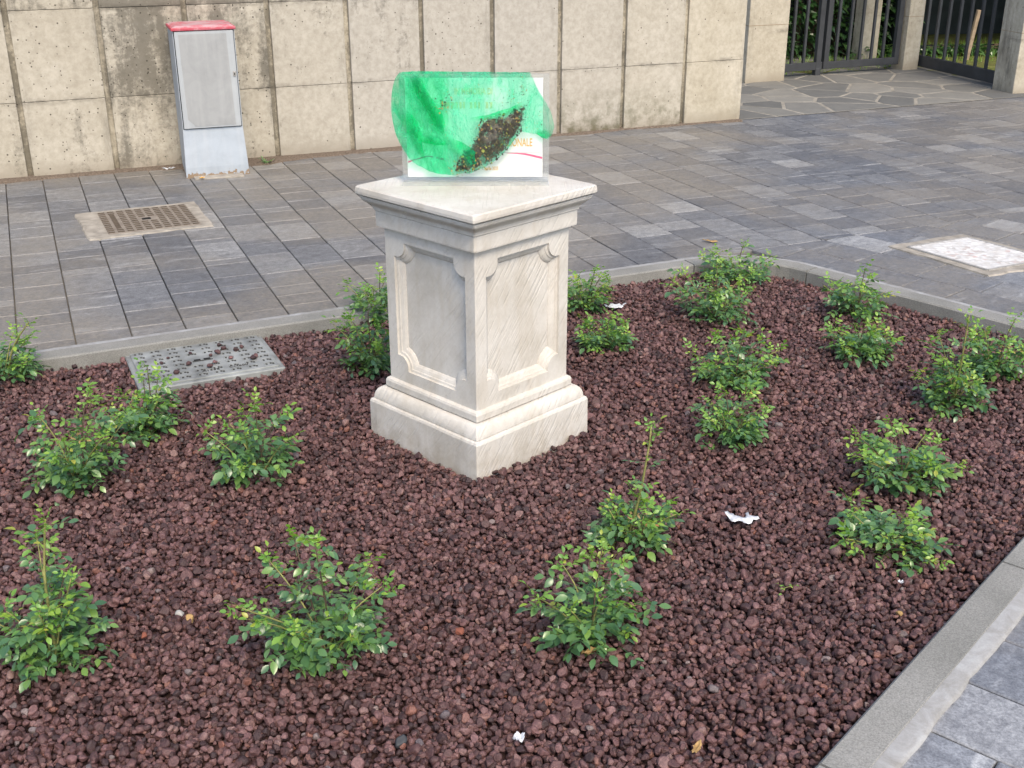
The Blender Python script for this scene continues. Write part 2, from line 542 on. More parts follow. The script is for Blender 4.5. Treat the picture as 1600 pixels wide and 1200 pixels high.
def mat_chips():
    t = NT('white_marble_chips')
    p = t.obj
    v = t.voronoi(p, 42)
    sp = t.n('ShaderNodeSeparateColor'); t.set(sp.inputs[0], v.outputs['Color'])
    c = t.ramp(sp.outputs[0], [(0.0, (0.50, 0.495, 0.48)), (0.7, (0.60, 0.60, 0.585)), (0.9, (0.40, 0.385, 0.36)), (1.0, (0.48, 0.36, 0.34))])
    c = t.mix(t.ramp(v.outputs['Distance'], [(0.4, 0.0), (0.75, 0.6)]), c, (0.45, 0.43, 0.40))
    return t.done(t.bsdf(c, 0.6, t.bump(v.outputs['Distance'], -0.5, 0.006), 0.4))


def mat_grass(name='rough_lawn'):
    t = NT(name)
    p = t.pos
    a = t.noise(p, 6, 6, 0.7)
    c = t.ramp(a, [(0.3, (0.16, 0.13, 0.06)), (0.5, (0.10, 0.12, 0.035)), (0.7, (0.20, 0.20, 0.07))])
    return t.done(t.bsdf(c, 0.95, t.bump(a, 0.8, 0.03), 0.1))


M = dict(
    lava=mat_lava(), soil=mat_soil(), joint=mat_joint(), kerb=mat_kerb(), mortar=mat_mortar(), wall=mat_wall(),
    stone=mat_stone(), film=mat_film('green_plastic_film', (0.46, 0.99, 0.74), (0.86, 1.0, 0.94), 0.08, 0.36, (0.15, 0.86, 0.56)), fold=mat_film('folded_green_film', (0.34, 0.97, 0.62), (0.55, 0.99, 0.75), 0.25, 0.50, (0.02, 0.78, 0.36)), acrylic=mat_acrylic(), flag=mat_flag(),
    leaf=mat_leaf('rose_leaf', [(0, (0.058, 0.138, 0.062)), (0.4, (0.092, 0.198, 0.080)), (0.75, (0.135, 0.255, 0.085)), (1, (0.19, 0.32, 0.065))], 0.30, 0.28),
    young=mat_leaf('young_rose_leaf', [(0, (0.13, 0.29, 0.055)), (0.5, (0.19, 0.36, 0.055)), (0.9, (0.27, 0.42, 0.05)), (1, (0.38, 0.38, 0.06))], 0.42, 0.35),
    dryleaf=mat_leaf('dry_leaf', [(0, (0.30, 0.19, 0.07)), (0.5, (0.42, 0.30, 0.12)), (1, (0.34, 0.15, 0.05))], 0.6, 0.2),
    laurel=mat_leaf('laurel_leaf', [(0, (0.020, 0.055, 0.022)), (0.5, (0.040, 0.10, 0.030)), (1, (0.085, 0.17, 0.045))], 0.3, 0.15),
    cane=mat_plain('rose_cane', (0.22, 0.22, 0.075), 0.6, 0.3, 0.3, 40),
    twig=mat_plain('brown_twig', (0.10, 0.075, 0.05), 0.8, 0.2, 0.3, 40),
    gate=mat_plain('anthracite_paint', (0.040, 0.043, 0.047), 0.5, 0.4, 0.2, 8),
    paper=mat_plain('white_poster_paper', (0.86, 0.85, 0.83), 0.6, 0.3, 0.01, 5),
    orange=mat_plain('orange_ink', (0.80, 0.45, 0.10), 0.6, 0.3, 0.05),
    paleorange=mat_plain('pale_orange_ink', (0.84, 0.66, 0.38), 0.6, 0.3, 0.05),
    pink=mat_plain('pink_ink', (0.80, 0.06, 0.20), 0.6, 0.3, 0.05),
    greyink=mat_plain('grey_ink', (0.42, 0.42, 0.42), 0.6, 0.3, 0.05),
    cab=mat_cabinet('grey_cabinet_shell', (0.36, 0.405, 0.45)),
    door=mat_cabinet('grey_cabinet_door', (0.37, 0.395, 0.41), 0.3),
    doorin=mat_cabinet('faded_door_field', (0.32, 0.33, 0.33), 0.35),
    red=mat_redlid(), redtop=mat_redlid('bleached_red_lid_top', 0.16), steel=mat_plain('dull_steel', (0.32, 0.31, 0.29), 0.45, 0.5, 0.2, 60),
    black=mat_plain('black_recess', (0.012, 0.012, 0.012), 0.8, 0.2, 0.1),
    iron=mat_iron(), studs=mat_plain('worn_iron_stud', (0.085, 0.065, 0.045), 0.7, 0.4, 0.3, 50),
    surround=mat_plain('trowelled_mortar', (0.30, 0.275, 0.235), 0.85, 0.2, 0.28, 18, 0.3), plastic=mat_plain('grey_plastic_lid', (0.215, 0.228, 0.225), 0.55, 0.4, 0.4, 14),
    plasticdark=mat_plain('dark_lid_plastic', (0.045, 0.045, 0.042), 0.8, 0.3, 0.2, 40),  # darker grey for tread hollows, slot rim and lettering
    chips=mat_chips(), flagjoint=mat_plain('flagstone_mortar', (0.27, 0.25, 0.21), 0.85, 0.2, 0.3, 12, 0.3), grass=mat_grass(), dirt=mat_plain('brown_grit', (0.135, 0.108, 0.085), 0.95, 0.1, 0.5, 90, 0.5),
    white=mat_plain('white_thin_plastic', (0.58, 0.60, 0.63), 0.5, 0.4, 0.25, 60),
    litter=mat_plain('dark_wet_residue', (0.030, 0.026, 0.020), 0.4, 0.5, 0.5, 60),
    tan=mat_plain('tan_leaf_fragment', (0.34, 0.22, 0.09), 0.7, 0.3, 0.4, 60),
    olive=mat_plain('olive_algae', (0.26, 0.29, 0.07), 0.6, 0.3, 0.4, 60),
    timber=mat_plain('weathered_timber', (0.30, 0.23, 0.16), 0.8, 0.2, 0.3, 20),
    shade=mat_plain('deep_shade_colour', (0.035, 0.045, 0.045), 0.8, 0.2, 0.3, 6),  # dark stands in for deep shade, on added walls and hedge core
    pebble=mat_plain('black_pebble', (0.035, 0.038, 0.042), 0.55, 0.4, 0.3, 80),
    render=mat_plain('brown_render', (0.28, 0.22, 0.15), 0.85, 0.2, 0.25, 10),
)
A_MAIN = R(-67.3)
M['pav_main'] = mat_paver('grey_paver_main', A_MAIN, 0.80)
M['pav_ne'] = mat_paver('grey_paver_beside_bed', R(-48), 0.95)
M['pav_se'] = mat_paver('grey_paver_front', R(-41), 1.2)

# ------------------------------------------------------------------ layout
PZ = 0.045                     # top of the paving
PED = Vector((-0.1061, 3.4201, 0)); PED_RZ = 0.7951
WALL0 = Vector((-2.8956, 6.9365, 0)); WALL_A = 0.3948
WD = Vector((math.cos(WALL_A), math.sin(WALL_A), 0)); WN = Vector((math.sin(WALL_A), -math.cos(WALL_A), 0))


def v2(a): return Vector((math.cos(a), math.sin(a), 0))


# inner edge of the planting bed, anticlockwise seen from the far left end
FAR_D = Vector((0.909, 0.416, 0)).normalized()
FAR_P = Vector((-1.719, 3.933, 0))
NE_D = Vector((0.669, -0.743, 0)).normalized()
APEX = Vector((1.116, 5.231, 0))
RIGHT = Vector((2.37, 3.84, 0))
SE_D = Vector((-0.656, -0.755, 0)).normalized()
t1 = APEX - FAR_D * 0.29; t2 = APEX + NE_D * 0.29
arc = []
for i in range(9):
    s = i / 8
    arc.append(t1 * (1 - s) ** 2 + 2 * APEX * s * (1 - s) + t2 * s * s)
INNER = [FAR_P - FAR_D * 5.0] + arc + [RIGHT, RIGHT + SE_D * 6.6]


def offset_line(pts, d):
    out = []
    for i, p in enumerate(pts):
        a = (p - pts[i - 1]).normalized() if i > 0 else (pts[1] - p).normalized()
        b = (pts[i + 1] - p).normalized() if i < len(pts) - 1 else a
        na = Vector((-a.y, a.x, 0)); nb = Vector((-b.y, b.x, 0))
        n = (na + nb)
        n = n / max(0.3, n.length_squared) * 2
        out.append(p + n * d)
    return out


BED = [(p.x, p.y) for p in INNER] + [(-7.0, -3.0), (-7.5, 1.0)]


def in_poly(x, y, P):
    c = False; j = len(P) - 1
    for i in range(len(P)):
        xi, yi = P[i]; xj, yj = P[j]
        if (yi > y) != (yj > y) and x < (xj - xi) * (y - yi) / (yj - yi) + xi: c = not c
        j = i
    return c


def np_in_poly(X, Y, P):
    c = np.zeros(X.shape, bool); j = len(P) - 1
    for i in range(len(P)):
        xi, yi = P[i]; xj, yj = P[j]
        if yi != yj:
            c ^= ((yi > Y) != (yj > Y)) & (X < (xj - xi) * (Y - yi) / (yj - yi) + xi)
        j = i
    return c


def np_dist_line(X, Y, pts):
    best = np.full(X.shape, 1e9)
    for a, b in zip(pts[:-1], pts[1:]):
        dx, dy = b.x - a.x, b.y - a.y
        L = dx * dx + dy * dy
        t = np.clip(((X - a.x) * dx + (Y - a.y) * dy) / L, 0, 1)
        best = np.minimum(best, np.hypot(X - a.x - t * dx, Y - a.y - t * dy))
    return best


PLANTS = [  # x, y, height, width, leggy (tall lone stem), lean
    (-1.823, 3.836, 0.235, 0.26, 1, 0.10), (-1.172, 3.404, 0.257, 0.27, 0, 0.0), (-1.272, 3.031, 0.33, 0.335, 0, 0.05), (-0.77, 3.11, 0.262, 0.323, 0, 0.0),
    (-1.048, 2.206, 0.40, 0.325, 1, 0.0), (-0.427, 2.216, 0.315, 0.425, 0, -0.03), (0.194, 2.276, 0.276, 0.31, 0, -0.01), (0.325, 2.697, 0.385, 0.22, 2, 0.0),
    (-0.553, 4.511, 0.215, 0.25, 0, 0.0), (-0.514, 3.92, 0.259, 0.265, 0, -0.02), (0.295, 4.586, 0.20, 0.23, 0, 0.03), (0.354, 4.128, 0.147, 0.194, 0, 0.0),
    (0.843, 4.503, 0.259, 0.405, 0, -0.04), (1.005, 4.971, 0.185, 0.37, 0, 0.0), (0.772, 3.794, 0.206, 0.315, 0, 0.02), (0.691, 3.325, 0.21, 0.275, 0, 0.02),
    (1.408, 4.5, 0.225, 0.313, 0, 0.0), (1.303, 4.07, 0.17, 0.263, 0, 0.0), (1.487, 3.596, 0.377, 0.247, 1, -0.02), (1.724, 3.849, 0.24, 0.275, 0, 0.03),
    (1.145, 3.021, 0.185, 0.335, 0, -0.05), (0.987, 2.66, 0.105, 0.345, 0, 0.02)]
PL_LABEL = [
    'leggy rose bush cut by the left edge of the photo, near the far kerb',
    'rose bush half covering the near corner of the grey plastic cover',
    'loose rose bush in front of the one at the grey cover, with brown leaves',
    'rose bush standing alone left of the pedestal, between cover and pedestal base',
    'tall rose bush in the front left corner with one upright stem above its leaves',
    'widest front rose bush, left of centre, with a shoot leaning left',
    'front rose bush right of the pedestal foot, nearest plant to the bottom centre',
    'rose bush with a single thin tall stem, just behind the front centre bush',
    'rose bush behind the pedestal on the left, against the far kerb',
    'dark dense rose bush touching the left rear of the pedestal',
    'rose bush peeking out behind the right edge of the pedestal shaft',
    'smallest round rose bush, just right of the pedestal by the white scrap',
    'broad rose bush in front of the bush at the rounded kerb corner',
    'rose bush at the rounded far corner of the kerb, leaves over the kerb',
    'rose bush right of the pedestal, rear one of the overlapping middle pair',
    'rose bush right of the pedestal, front one of the overlapping middle pair',
    'rose bush by the right kerb, rear one of a pair below the white cover',
    'low rose bush, front one of the pair below the white cover',
    'rose bush near the right edge with a tall thin stem rising left of its neighbour',
    'rose bush at the right edge close to the kerb joint',
    'low spreading rose bush at right with a leaf spray reaching left',
    'flattest rose bush, nearest to the right front kerb']


def gravel_h(X, Y):
    d = np_dist_line(X, Y, INNER)
    h = 0.006 * np.sin(X * 5.1 + 1.3) * np.cos(Y * 4.3) + 0.004 * np.sin(X * 11 + Y * 7)
    far = np.clip(1 - d / 0.35, 0, 1)
    h = h + 0.002 * far * far * (3 - 2 * far)
    # the front right kerb is almost flush with the stones
    se = np.clip(1 - np.abs((X - RIGHT.x) * -SE_D.y + (Y - RIGHT.y) * SE_D.x) / 0.5, 0, 1)
    h = h + 0.014 * se * (Y < 3.2)
    for (px, py, ph, pw, _, _) in PLANTS:
        r = np.hypot(X - px, Y - py)
        h = h + 0.022 * np.exp(-((r - 0.03) / 0.10) ** 2)
    return h


# ------------------------------------------------------------------ setting: ground, bed, kerb, paving
g = mesh_obj('ground', [(-150, -150, 0), (150, -150, 0), (150, 250, 0), (-150, 250, 0)], [(0, 1, 2, 3)], M['joint'])
g.location.z = -0.10
tag(g, 'bare sandy ground under and beyond the paving', 'ground', kind='structure')

# gravel bed: grit sheet, following the mounds
nx, ny = 110, 90
xs = np.linspace(-4.2, 2.6, nx); ys = np.linspace(-1.2, 5.4, ny)
GX, GY = np.meshgrid(xs, ys)
GH = gravel_h(GX, GY) - 0.016
ins = np_in_poly(GX, GY, [(p.x, p.y) for p in offset_line(INNER, 0.045)] + BED[-2:])
vid = -np.ones(GX.shape, int); V = []; F = []
for j in range(ny):
    for i in range(nx):
        if ins[j, i]:
            vid[j, i] = len(V); V.append((GX[j, i], GY[j, i], GH[j, i]))
for j in range(ny - 1):
    for i in range(nx - 1):
        q = (vid[j, i], vid[j, i + 1], vid[j + 1, i + 1], vid[j + 1, i])
        if min(q) >= 0: F.append(q)
bedo = mesh_obj('planting_bed', V, F, M['soil'], smooth=True)
tag(bedo, 'planting bed of dark red lava grit inside the grey kerb', 'bed', kind='structure')


# kerb stones
def resample(pts, cuts):
    """cut polyline into pieces at arc lengths"""
    L = [0]
    for a, b in zip(pts[:-1], pts[1:]): L.append(L[-1] + (b - a).length)
    def at(s):
        for i in range(len(pts) - 1):
            if s <= L[i + 1] + 1e-9:
                return pts[i].lerp(pts[i + 1], (s - L[i]) / max(1e-9, L[i + 1] - L[i]))
        return pts[-1]
    out = []
    for a, b in zip(cuts[:-1], cuts[1:]):
        seg = [at(a)] + [pts[i] for i in range(len(pts)) if a + 1e-4 < L[i] < b - 1e-4] + [at(b)]
        out.append(seg)
    return out, L


KW = 0.088
kerb_root = empty('kerb')
tag(kerb_root, 'grey concrete kerb edging the planting bed', 'kerb', kind='structure')
_, Ls = resample(INNER, [0, 1])
apex_s = Ls[1]
end_s = Ls[-1]
right_s = Ls[-2]
cuts = []
s = apex_s - 0.02 - 1.5 * 3 - 0.03
joint_list = [apex_s - 0.02 - k * 1.52 for k in range(6, -1, -1)]
joint_list = [j for j in joint_list if j > 0]
cuts = [0] + joint_list + [Ls[9] + 0.02, Ls[9] + 1.08, right_s]
k = right_s + 0.75
while k < end_s: cuts.append(k); k += 0.98
cuts.append(end_s)
segs, _ = resample(INNER, cuts)
for seg in segs:
    if len(seg) < 2 or (seg[-1] - seg[0]).length < 0.03: continue
    # shorten by the joint
    seg = [p.copy() for p in seg]
    seg[0] += (seg[1] - seg[0]).normalized() * 0.003
    seg[-1] += (seg[-2] - seg[-1]).normalized() * 0.003
    # use mitred offsets from full line direction
    outer = offset_line(seg, KW)
    if (seg[-1] - RIGHT).length < 0.01:
        n1 = Vector((-NE_D.y, NE_D.x, 0)); outer[-1] = seg[-1] + n1 * KW + NE_D * KW * 0.9
    if (seg[0] - RIGHT).length < 0.01:
        n1 = Vector((-SE_D.y, SE_D.x, 0)); outer[0] = seg[0] + n1 * KW - SE_D * KW * 0.9
    zt = PZ + 0.010
    ch = 0.006
    V, F = [], []
    for a, b in zip(seg, outer):
        d = (b - a).normalized()
        jz = random.uniform(-0.0008, 0.0008)
        for (p, z) in ((a, -0.12), (a, zt - ch), (a + d * ch, zt + jz), (b - d * ch, zt + jz), (b, zt - ch), (b, -0.12)):
            V.append((p.x, p.y, z))
    n = len(seg)
    for i in range(n - 1):
        for k in range(5):
            F.append((i * 6 + k, (i + 1) * 6 + k, (i + 1) * 6 + k + 1, i * 6 + k + 1))
    F.append(tuple(range(6))); F.append(tuple((n - 1) * 6 + k for k in range(5, -1, -1)))
    bm = bmesh.new()
    bv = [bm.verts.new(v) for v in V]
    for f in F: bm.faces.new([bv[i] for i in f])
    bm_obj('kerb_stone', bm, M['kerb'], kerb_root)

# mortar haunch between kerb and paving
out0 = offset_line(INNER, KW - 0.004)
fine0 = []
for a, b in zip(out0[:-1], out0[1:]):
    n = max(1, int((b - a).length / 0.035))
    for i in range(n): fine0.append(a.lerp(b, i / n))
fine0.append(out0[-1])
fine1 = []
for i, p in enumerate(fine0):
    a = fine0[max(0, i - 1)]; b = fine0[min(len(fine0) - 1, i + 1)]
    t = (b - a).normalized(); nn = Vector((-t.y, t.x, 0))
    w = 0.040 + 0.004 * mnoise.noise(Vector((p.x * 7, p.y * 7, 3))) + 0.005 * mnoise.noise(Vector((p.x * 40, p.y * 40, 9)))
    fine1.append((p, nn, w))
V, F = [], []
for i, (p, nn, w) in enumerate(fine1):
    for k, (fr, z) in enumerate(((0.0, PZ + 0.0085), (0.45, PZ + 0.0075), (0.8, PZ + 0.006), (1.0, PZ + 0.003), (1.03, PZ - 0.02))):
        q = p + nn * w * fr
        V.append((q.x, q.y, z + 0.0005 * mnoise.noise(Vector((q.x * 25, q.y * 25, k)))))
for i in range(len(fine1) - 1):
    for k in range(4):
        F.append((i * 5 + k, i * 5 + k + 1, (i + 1) * 5 + k + 1, (i + 1) * 5 + k))
mo = mesh_obj('mortar_strip', V, F, M['mortar'], kerb_root, smooth=True)

# paving ------------------------------------------------------------------
pav = mesh_obj('paving', [(-14, -9, PZ - 0.016), (14, -9, PZ - 0.016), (14, 14, PZ - 0.016), (-14, 14, PZ - 0.016)], [(0, 1, 2, 3)], M['joint'])
# cut the bed out of the sheet
bm = bmesh.new()
bo = offset_line(INNER, 0.04)
outer_ring = [(-14, 14), (14, 14), (14, -9)]
bedpts = [(p.x, p.y) for p in bo]
poly = [(-14, bedpts[0][1] + 0.0)] + outer_ring + [(-8, -9)] + bedpts[::-1]
bvs = [bm.verts.new((x, y, PZ - 0.016)) for x, y in poly]
f = bm.faces.new(bvs)
bmesh.ops.triangulate(bm, faces=[f])
for f in bm.faces:
    if f.normal.z < 0: f.normal_flip()
bm.to_mesh(pav.data); bm.free()
tag(pav, 'grey concrete block paving with sandy joints round the bed', 'paving', kind='structure')


def clip(poly, p, n):
    """keep the part of a convex polygon where (q-p).n >= 0"""
    out = []
    for i in range(len(poly)):
        a = poly[i]; b = poly[(i + 1) % len(poly)]
        da = (a - p).dot(n); db = (b - p).dot(n)
        if da >= 0: out.append(a)
        if (da >= 0) != (db >= 0): out.append(a.lerp(b, da / (da - db)))
    return out


def area(poly):
    return 0.5 * sum(poly[i].x * poly[(i + 1) % len(poly)].y - poly[(i + 1) % len(poly)].x * poly[i].y for i in range(len(poly)))


far_n = Vector((-FAR_D.y, FAR_D.x, 0)); ne_n = Vector((-NE_D.y, NE_D.x, 0)); se_n = Vector((-SE_D.y, SE_D.x, 0))
OFF = KW + 0.029
ZA = [(FAR_P + far_n * OFF, far_n), (WALL0 - WN * 0.02, WN)]
ZB = [(APEX + ne_n * OFF, ne_n), (FAR_P + far_n * (OFF - 0.004), -far_n), (RIGHT + Vector((0.13, 0, 0)), Vector((0.1, 1, 0)).normalized())]
ZC = [(RIGHT + se_n * OFF, se_n), (RIGHT + Vector((0.13, 0, 0)), -Vector((0.1, 1, 0)).normalized())]
MH1 = [Vector((-2.321, 6.065, 0)), Vector((-2.085, 5.569, 0)), Vector((-1.535, 5.819, 0)), Vector((-1.756, 6.34, 0))]
MH3 = [Vector((1.899, 5.384, 0)), Vector((2.141, 5.012, 0)), Vector((2.49, 5.18, 0)), Vector((2.248, 5.551, 0))]


def inside_convex(q, P, m=0.0):
    for i in range(len(P)):
        a = P[i]; b = P[(i + 1) % len(P)]
        e = (b - a).normalized(); n = Vector((-e.y, e.x, 0))
        if (q - a).dot(n) < m: return False
    return True


def frame_px(q):
    d = Vector((q.x, q.y, PZ - CAM_H)); z = d.dot(_fw)
    if z < 0.2: return None
    return 512 + 1161 * d.dot(_rt) / z, 384 - 1161 * d.dot(_up) / z, z


paver_list = []      # (poly, zone, screen size)
rng = random.Random(11)


def lay(zone, planes, ang, origin, rows, length, width, lens, mat):
    d = v2(ang); c = Vector((-d.y, d.x, 0))
    for r in range(-rows, rows):
        s = -length + rng.uniform(0, 0.2)
        while s < length:
            L = rng.choices(lens, [2.6, 4, 3, 1.4])[0]
            g = 0.0022
            a = origin + d * s + c * (r * width)
            quad = [a + d * g + c * g, a + d * (L - g) + c * g, a + d * (L - g) + c * (width - g), a + d * g + c * (width - g)]
            s += L
            ce = (quad[0] + quad[2]) / 2
            fp = frame_px(ce)
            if fp is None or not (-700 < fp[0] < 2300 and -60 < fp[1] < 1900): continue
            pl = quad
            for (p, n) in planes:
                pl = clip(pl, p, n)
                if len(pl) < 3: break
            if len(pl) < 3 or abs(area(pl)) < 0.0006: continue
            if all(inside_convex(q, MH1, 0.012) for q in pl) or all(inside_convex(q, MH3, 0.012) for q in pl): continue
            vis = -20 < fp[0] < 1044 and -10 < fp[1] < 790
            paver_list.append((pl, mat, (abs(area(pl)) / fp[2] ** 2.6) * (1 if vis else 0.001)))


lay('a', ZA, A_MAIN, WALL0 + WD * 0.06, 60, 9.0, 0.205, [0.075, 0.205, 0.305, 0.135], 'pav_main')
lay('b', ZB, R(-48), APEX + ne_n * OFF, 30, 5.0, 0.205, [0.105, 0.205, 0.305, 0.205], 'pav_ne')
lay('c', ZC, R(-41), RIGHT + se_n * OFF, 60, 5.0, 0.205, [0.205, 0.305, 0.405, 0.305], 'pav_se')
paver_list.sort(key=lambda a: -a[2])


def paver_geo(pl, ztop, rnd):
    """local geometry round the piece's centre: chamfered top and sides"""
    ce = sum(pl, Vector()) / len(pl)
    n = len(pl)
    V, F = [], []
    ins = []
    for q in pl:
        dv = ce - q
        ins.append(q + dv.normalized() * 0.0042)
    tilt = Vector((rnd.uniform(-1, 1), rnd.uniform(-1, 1), 0)) * 0.004
    for q in pl: V.append((q.x, q.y, PZ - 0.03))
    for q in pl: V.append((q.x, q.y, ztop - 0.0034 + (q - ce).dot(tilt)))
    for q in ins: V.append((q.x, q.y, ztop + (q - ce).dot(tilt)))
    for i in range(n):
        k = (i + 1) % n
        F.append((i, k, n + k, n + i)); F.append((n + i, n + k, 2 * n + k, 2 * n + i))
    F.append(tuple(2 * n + i for i in range(n)))
    return ce, V, F


prnd = random.Random(3)
joined = {}
for idx, (pl, mat, sz) in enumerate(paver_list):
    if area(pl) < 0: pl = pl[::-1]
    zt = PZ + prnd.uniform(-0.0018, 0.0010)
    ce, V, F = paver_geo(pl, zt, prnd)
    if idx < 300:
        o = mesh_obj('paver', [(x - ce.x, y - ce.y, z - PZ) for x, y, z in V], F, M[mat], pav)
        o.location = (ce.x, ce.y, PZ)
    else:
        J = joined.setdefault(mat, ([], [], []))
        b = len(J[0])
        J[0].extend(V); J[1].extend([tuple(i + b for i in f) for f in F]); J[2].extend([prnd.random()] * len(F))
for mat, (V, F, rn) in joined.items():
    o = mesh_obj('distant_pavers', V, F, M[mat], pav)
    at = o.data.attributes.new('rnd', 'FLOAT', 'FACE')
    at.data.foreach_set('value', rn)
    o['kind'] = 'stuff'

# flagstones in front of the gates
flag_root = mesh_obj('flagstone_paving', [(0, 0, 0), (1, 0, 0), (1, 1, 0), (0, 1, 0)], [(0, 1, 2, 3)], M['flagjoint'])
wall_end = WALL0 + WD * 5.0
fp0 = wall_end - WD * 0.06; fz = PZ + 0.0035
quadF = [fp0, fp0 + WD * 3.4, fp0 + WD * 3.4 - WN * 3.3, fp0 - WN * 3.3]
for i, q in enumerate(quadF): flag_root.data.vertices[i].co = (q.x, q.y, fz)
tag(flag_root, 'irregular flagstone apron with wide mortar joints before the gates', 'paving', kind='structure')
frng = random.Random(5)
seeds = []
for i in range(10):
    for j in range(9):
        seeds.append(fp0 + WD * (i * 0.37 + frng.uniform(0.02, 0.34)) - WN * (j * 0.38 + frng.uniform(0.02, 0.35)))
for i, sd in enumerate(seeds):
    pl = [q.copy() for q in quadF]
    for j, so in enumerate(seeds):
        if i == j or (so - sd).length > 1.4: continue
        n = (sd - so).normalized()
        pl = clip(pl, (sd + so) / 2 + n * 0.013, n)
        if len(pl) < 3: break
    if len(pl) < 3: continue
    for (p, n) in ((fp0 - WN * 0.01, -WN), (fp0 + WD * 0.01, WD)):
        pl = clip(pl, p, n)
        if len(pl) < 3: break
    if len(pl) < 3: continue
    if area(pl) < 0: pl = pl[::-1]
    ce = sum(pl, Vector()) / len(pl)
    n = len(pl)
    zt = PZ + frng.uniform(0.0055, 0.0085)
    V = [(q.x - ce.x, q.y - ce.y, -0.03) for q in pl] + [(q.x - ce.x, q.y - ce.y, zt - PZ - 0.003) for q in pl] + \
        [((q.x - ce.x) * 0.94, (q.y - ce.y) * 0.94, zt - PZ + frng.uniform(-0.001, 0.001)) for q in pl]
    F = []
    for a in range(n):
        b = (a + 1) % n
        F.append((a, b, n + b, n + a)); F.append((n + a, n + b, 2 * n + b, 2 * n + a))
    F.append(tuple(2 * n + a for a in range(n)))
    mesh_obj('flagstone', V, F, M['flag'], flag_root, loc=(ce.x, ce.y, PZ))

# ------------------------------------------------------------------ retaining wall of cast panels
wall_root = empty('retaining_wall', WALL0, WALL_A)     # local x along the wall, -y towards the bed
tag(wall_root, 'long weathered beige concrete retaining wall with vertical grooves behind the paving', 'wall')
WT = 2.15
WK0, WK1 = -5, 10
core = box_obj('core', WK0 * 0.5, WK1 * 0.5 - 0.004, 0.024, 0.28, -0.1, WT, M['wall'], wall_root)
core.color = (0.85, 0.3, 0.1, 1)
rows_z = [(0.0, 0.492), (0.492, 1.008), (1.008, 1.56), (1.56, WT)]
wr = random.Random(21)
for k in range(WK0, WK1):
    for ri, (z0, z1) in enumerate(rows_z):
        bm = bmesh.new()
        gl = 0.017 if k > WK0 else 0.0
        gr = 0.017 if k < WK1 - 1 else 0.0
        pr = wr.uniform(-0.003, 0.003)
        bm_box(bm, k * 0.5 + gl, (k + 1) * 0.5 - gr, pr, 0.035, z0 + (0.0011 if ri else -0.06), z1 - 0.0011, 0.0022, 1)
        o = bm_obj('wall_panel', bm, M['wall'], wall_root)
        stain = wr.uniform(0.0, 0.28)
        moss = wr.uniform(0.0, 0.25)
        hole = wr.uniform(0.05, 0.45)
        if k == 1: stain, hole = (0.78 if ri else 0.66), 0.95
        if k == 2: stain, hole = (0.66 if ri else 0.50), 0.95
        if k in (0, -1): stain, hole = (0.42 if ri else 0.58), 0.7
        if k in (3, 4): stain = 0.36 + 0.1 * (ri == 1)
        if k in (7,): stain, moss = 0.30, 1.0
        if k in (8,): stain, moss = 0.10, 0.9
        if k in (6,): stain, moss = 0.28, 0.6
        if k == 9: stain, hole, moss = 0.0, 0.12, 0.15
        if k == 5: hole = 0.9
        if ri >= 2 and k < 7: stain += 0.25
        if 1 <= k <= 7: stain += 0.07
        grey = {9: 0.0, 8: 0.35, 7: 0.65, 6: 0.85, 5: 0.8, 4: 0.75, 3: 0.5, 2: 0.35}.get(k, 0.25)
        o.color = (stain, moss, hole, 1 - grey)
box_obj('coping', WK0 * 0.5, WK1 * 0.5 - 0.004, -0.03, 0.31, WT, WT + 0.06, M['wall'], wall_root, 0.008).color = (0.4, 0.1, 0.3, 1)

# brown grit swept against the foot of the wall
V, F = [], []
nn = 130
for i in range(nn + 1):
    u = -2.4 + 7.4 * i / nn
    w = 0.075 + 0.05 * mnoise.noise(Vector((u * 2.3, 0, 1))) + 0.02 * mnoise.noise(Vector((u * 11, 2, 1)))
    w += 0.13 * math.exp(-((u - 1.25) / 0.35) ** 2) - 0.03 * (u > 3.4)
    for k in range(4):
        fr = k / 3
        q = WALL0 + WD * u + WN * (-0.02 + (w + 0.02) * fr)
        V.append((q.x, q.y, PZ + 0.0065 + 0.010 * (1 - fr) ** 2 - (0.012 if k == 3 else 0)))
for i in range(nn):
    for k in range(3):
        F.append((i * 4 + k, i * 4 + k + 1, (i + 1) * 4 + k + 1, (i + 1) * 4 + k))
dirt = mesh_obj('dirt_strip', V, F, M['dirt'], smooth=True)
tag(dirt, 'brown grit swept along the foot of the concrete wall', 'dirt', kind='stuff')

# ------------------------------------------------------------------ gate piers, gates, what is behind them
def pier(corner, w, d, h, label, rz=WALL_A, stain=0.02):
    root = empty('gate_pier', (corner.x, corner.y, PZ), rz)
    tag(root, label, 'pier', 'concrete gate piers')
    o = box_obj('shaft', 0, w, 0, d, -0.1, h, M['wall'], root, 0.006, 2); o.color = (stain, 0.1, 0.12, 1)
    o = box_obj('cap', -0.03, w + 0.03, -0.03, d + 0.03, h, h + 0.06, M['wall'], root, 0.008); o.color = (0.2, 0.1, 0.1, 1)
    # shutter joint lines
    for z in (0.50,):
        o = box_obj('joint_line', -0.0015, w + 0.0015, -0.0015, d + 0.0015, z, z + 0.004, M['render'], root)
    return root


pier(Vector((2.105, 10.70, 0)), 0.42, 0.30, 2.1, 'wide smooth concrete pier where the long wall steps back at the gate')
pier(Vector((3.781, 11.52, 0)), 0.18, 0.18, 2.1, 'slim concrete pier between the two dark metal gates')
pier(Vector((4.262, 10.06, 0)), 0.30, 0.30, 2.1, 'concrete pier at the right edge beside the sliding gate', R(12))

GN_ = WALL_A


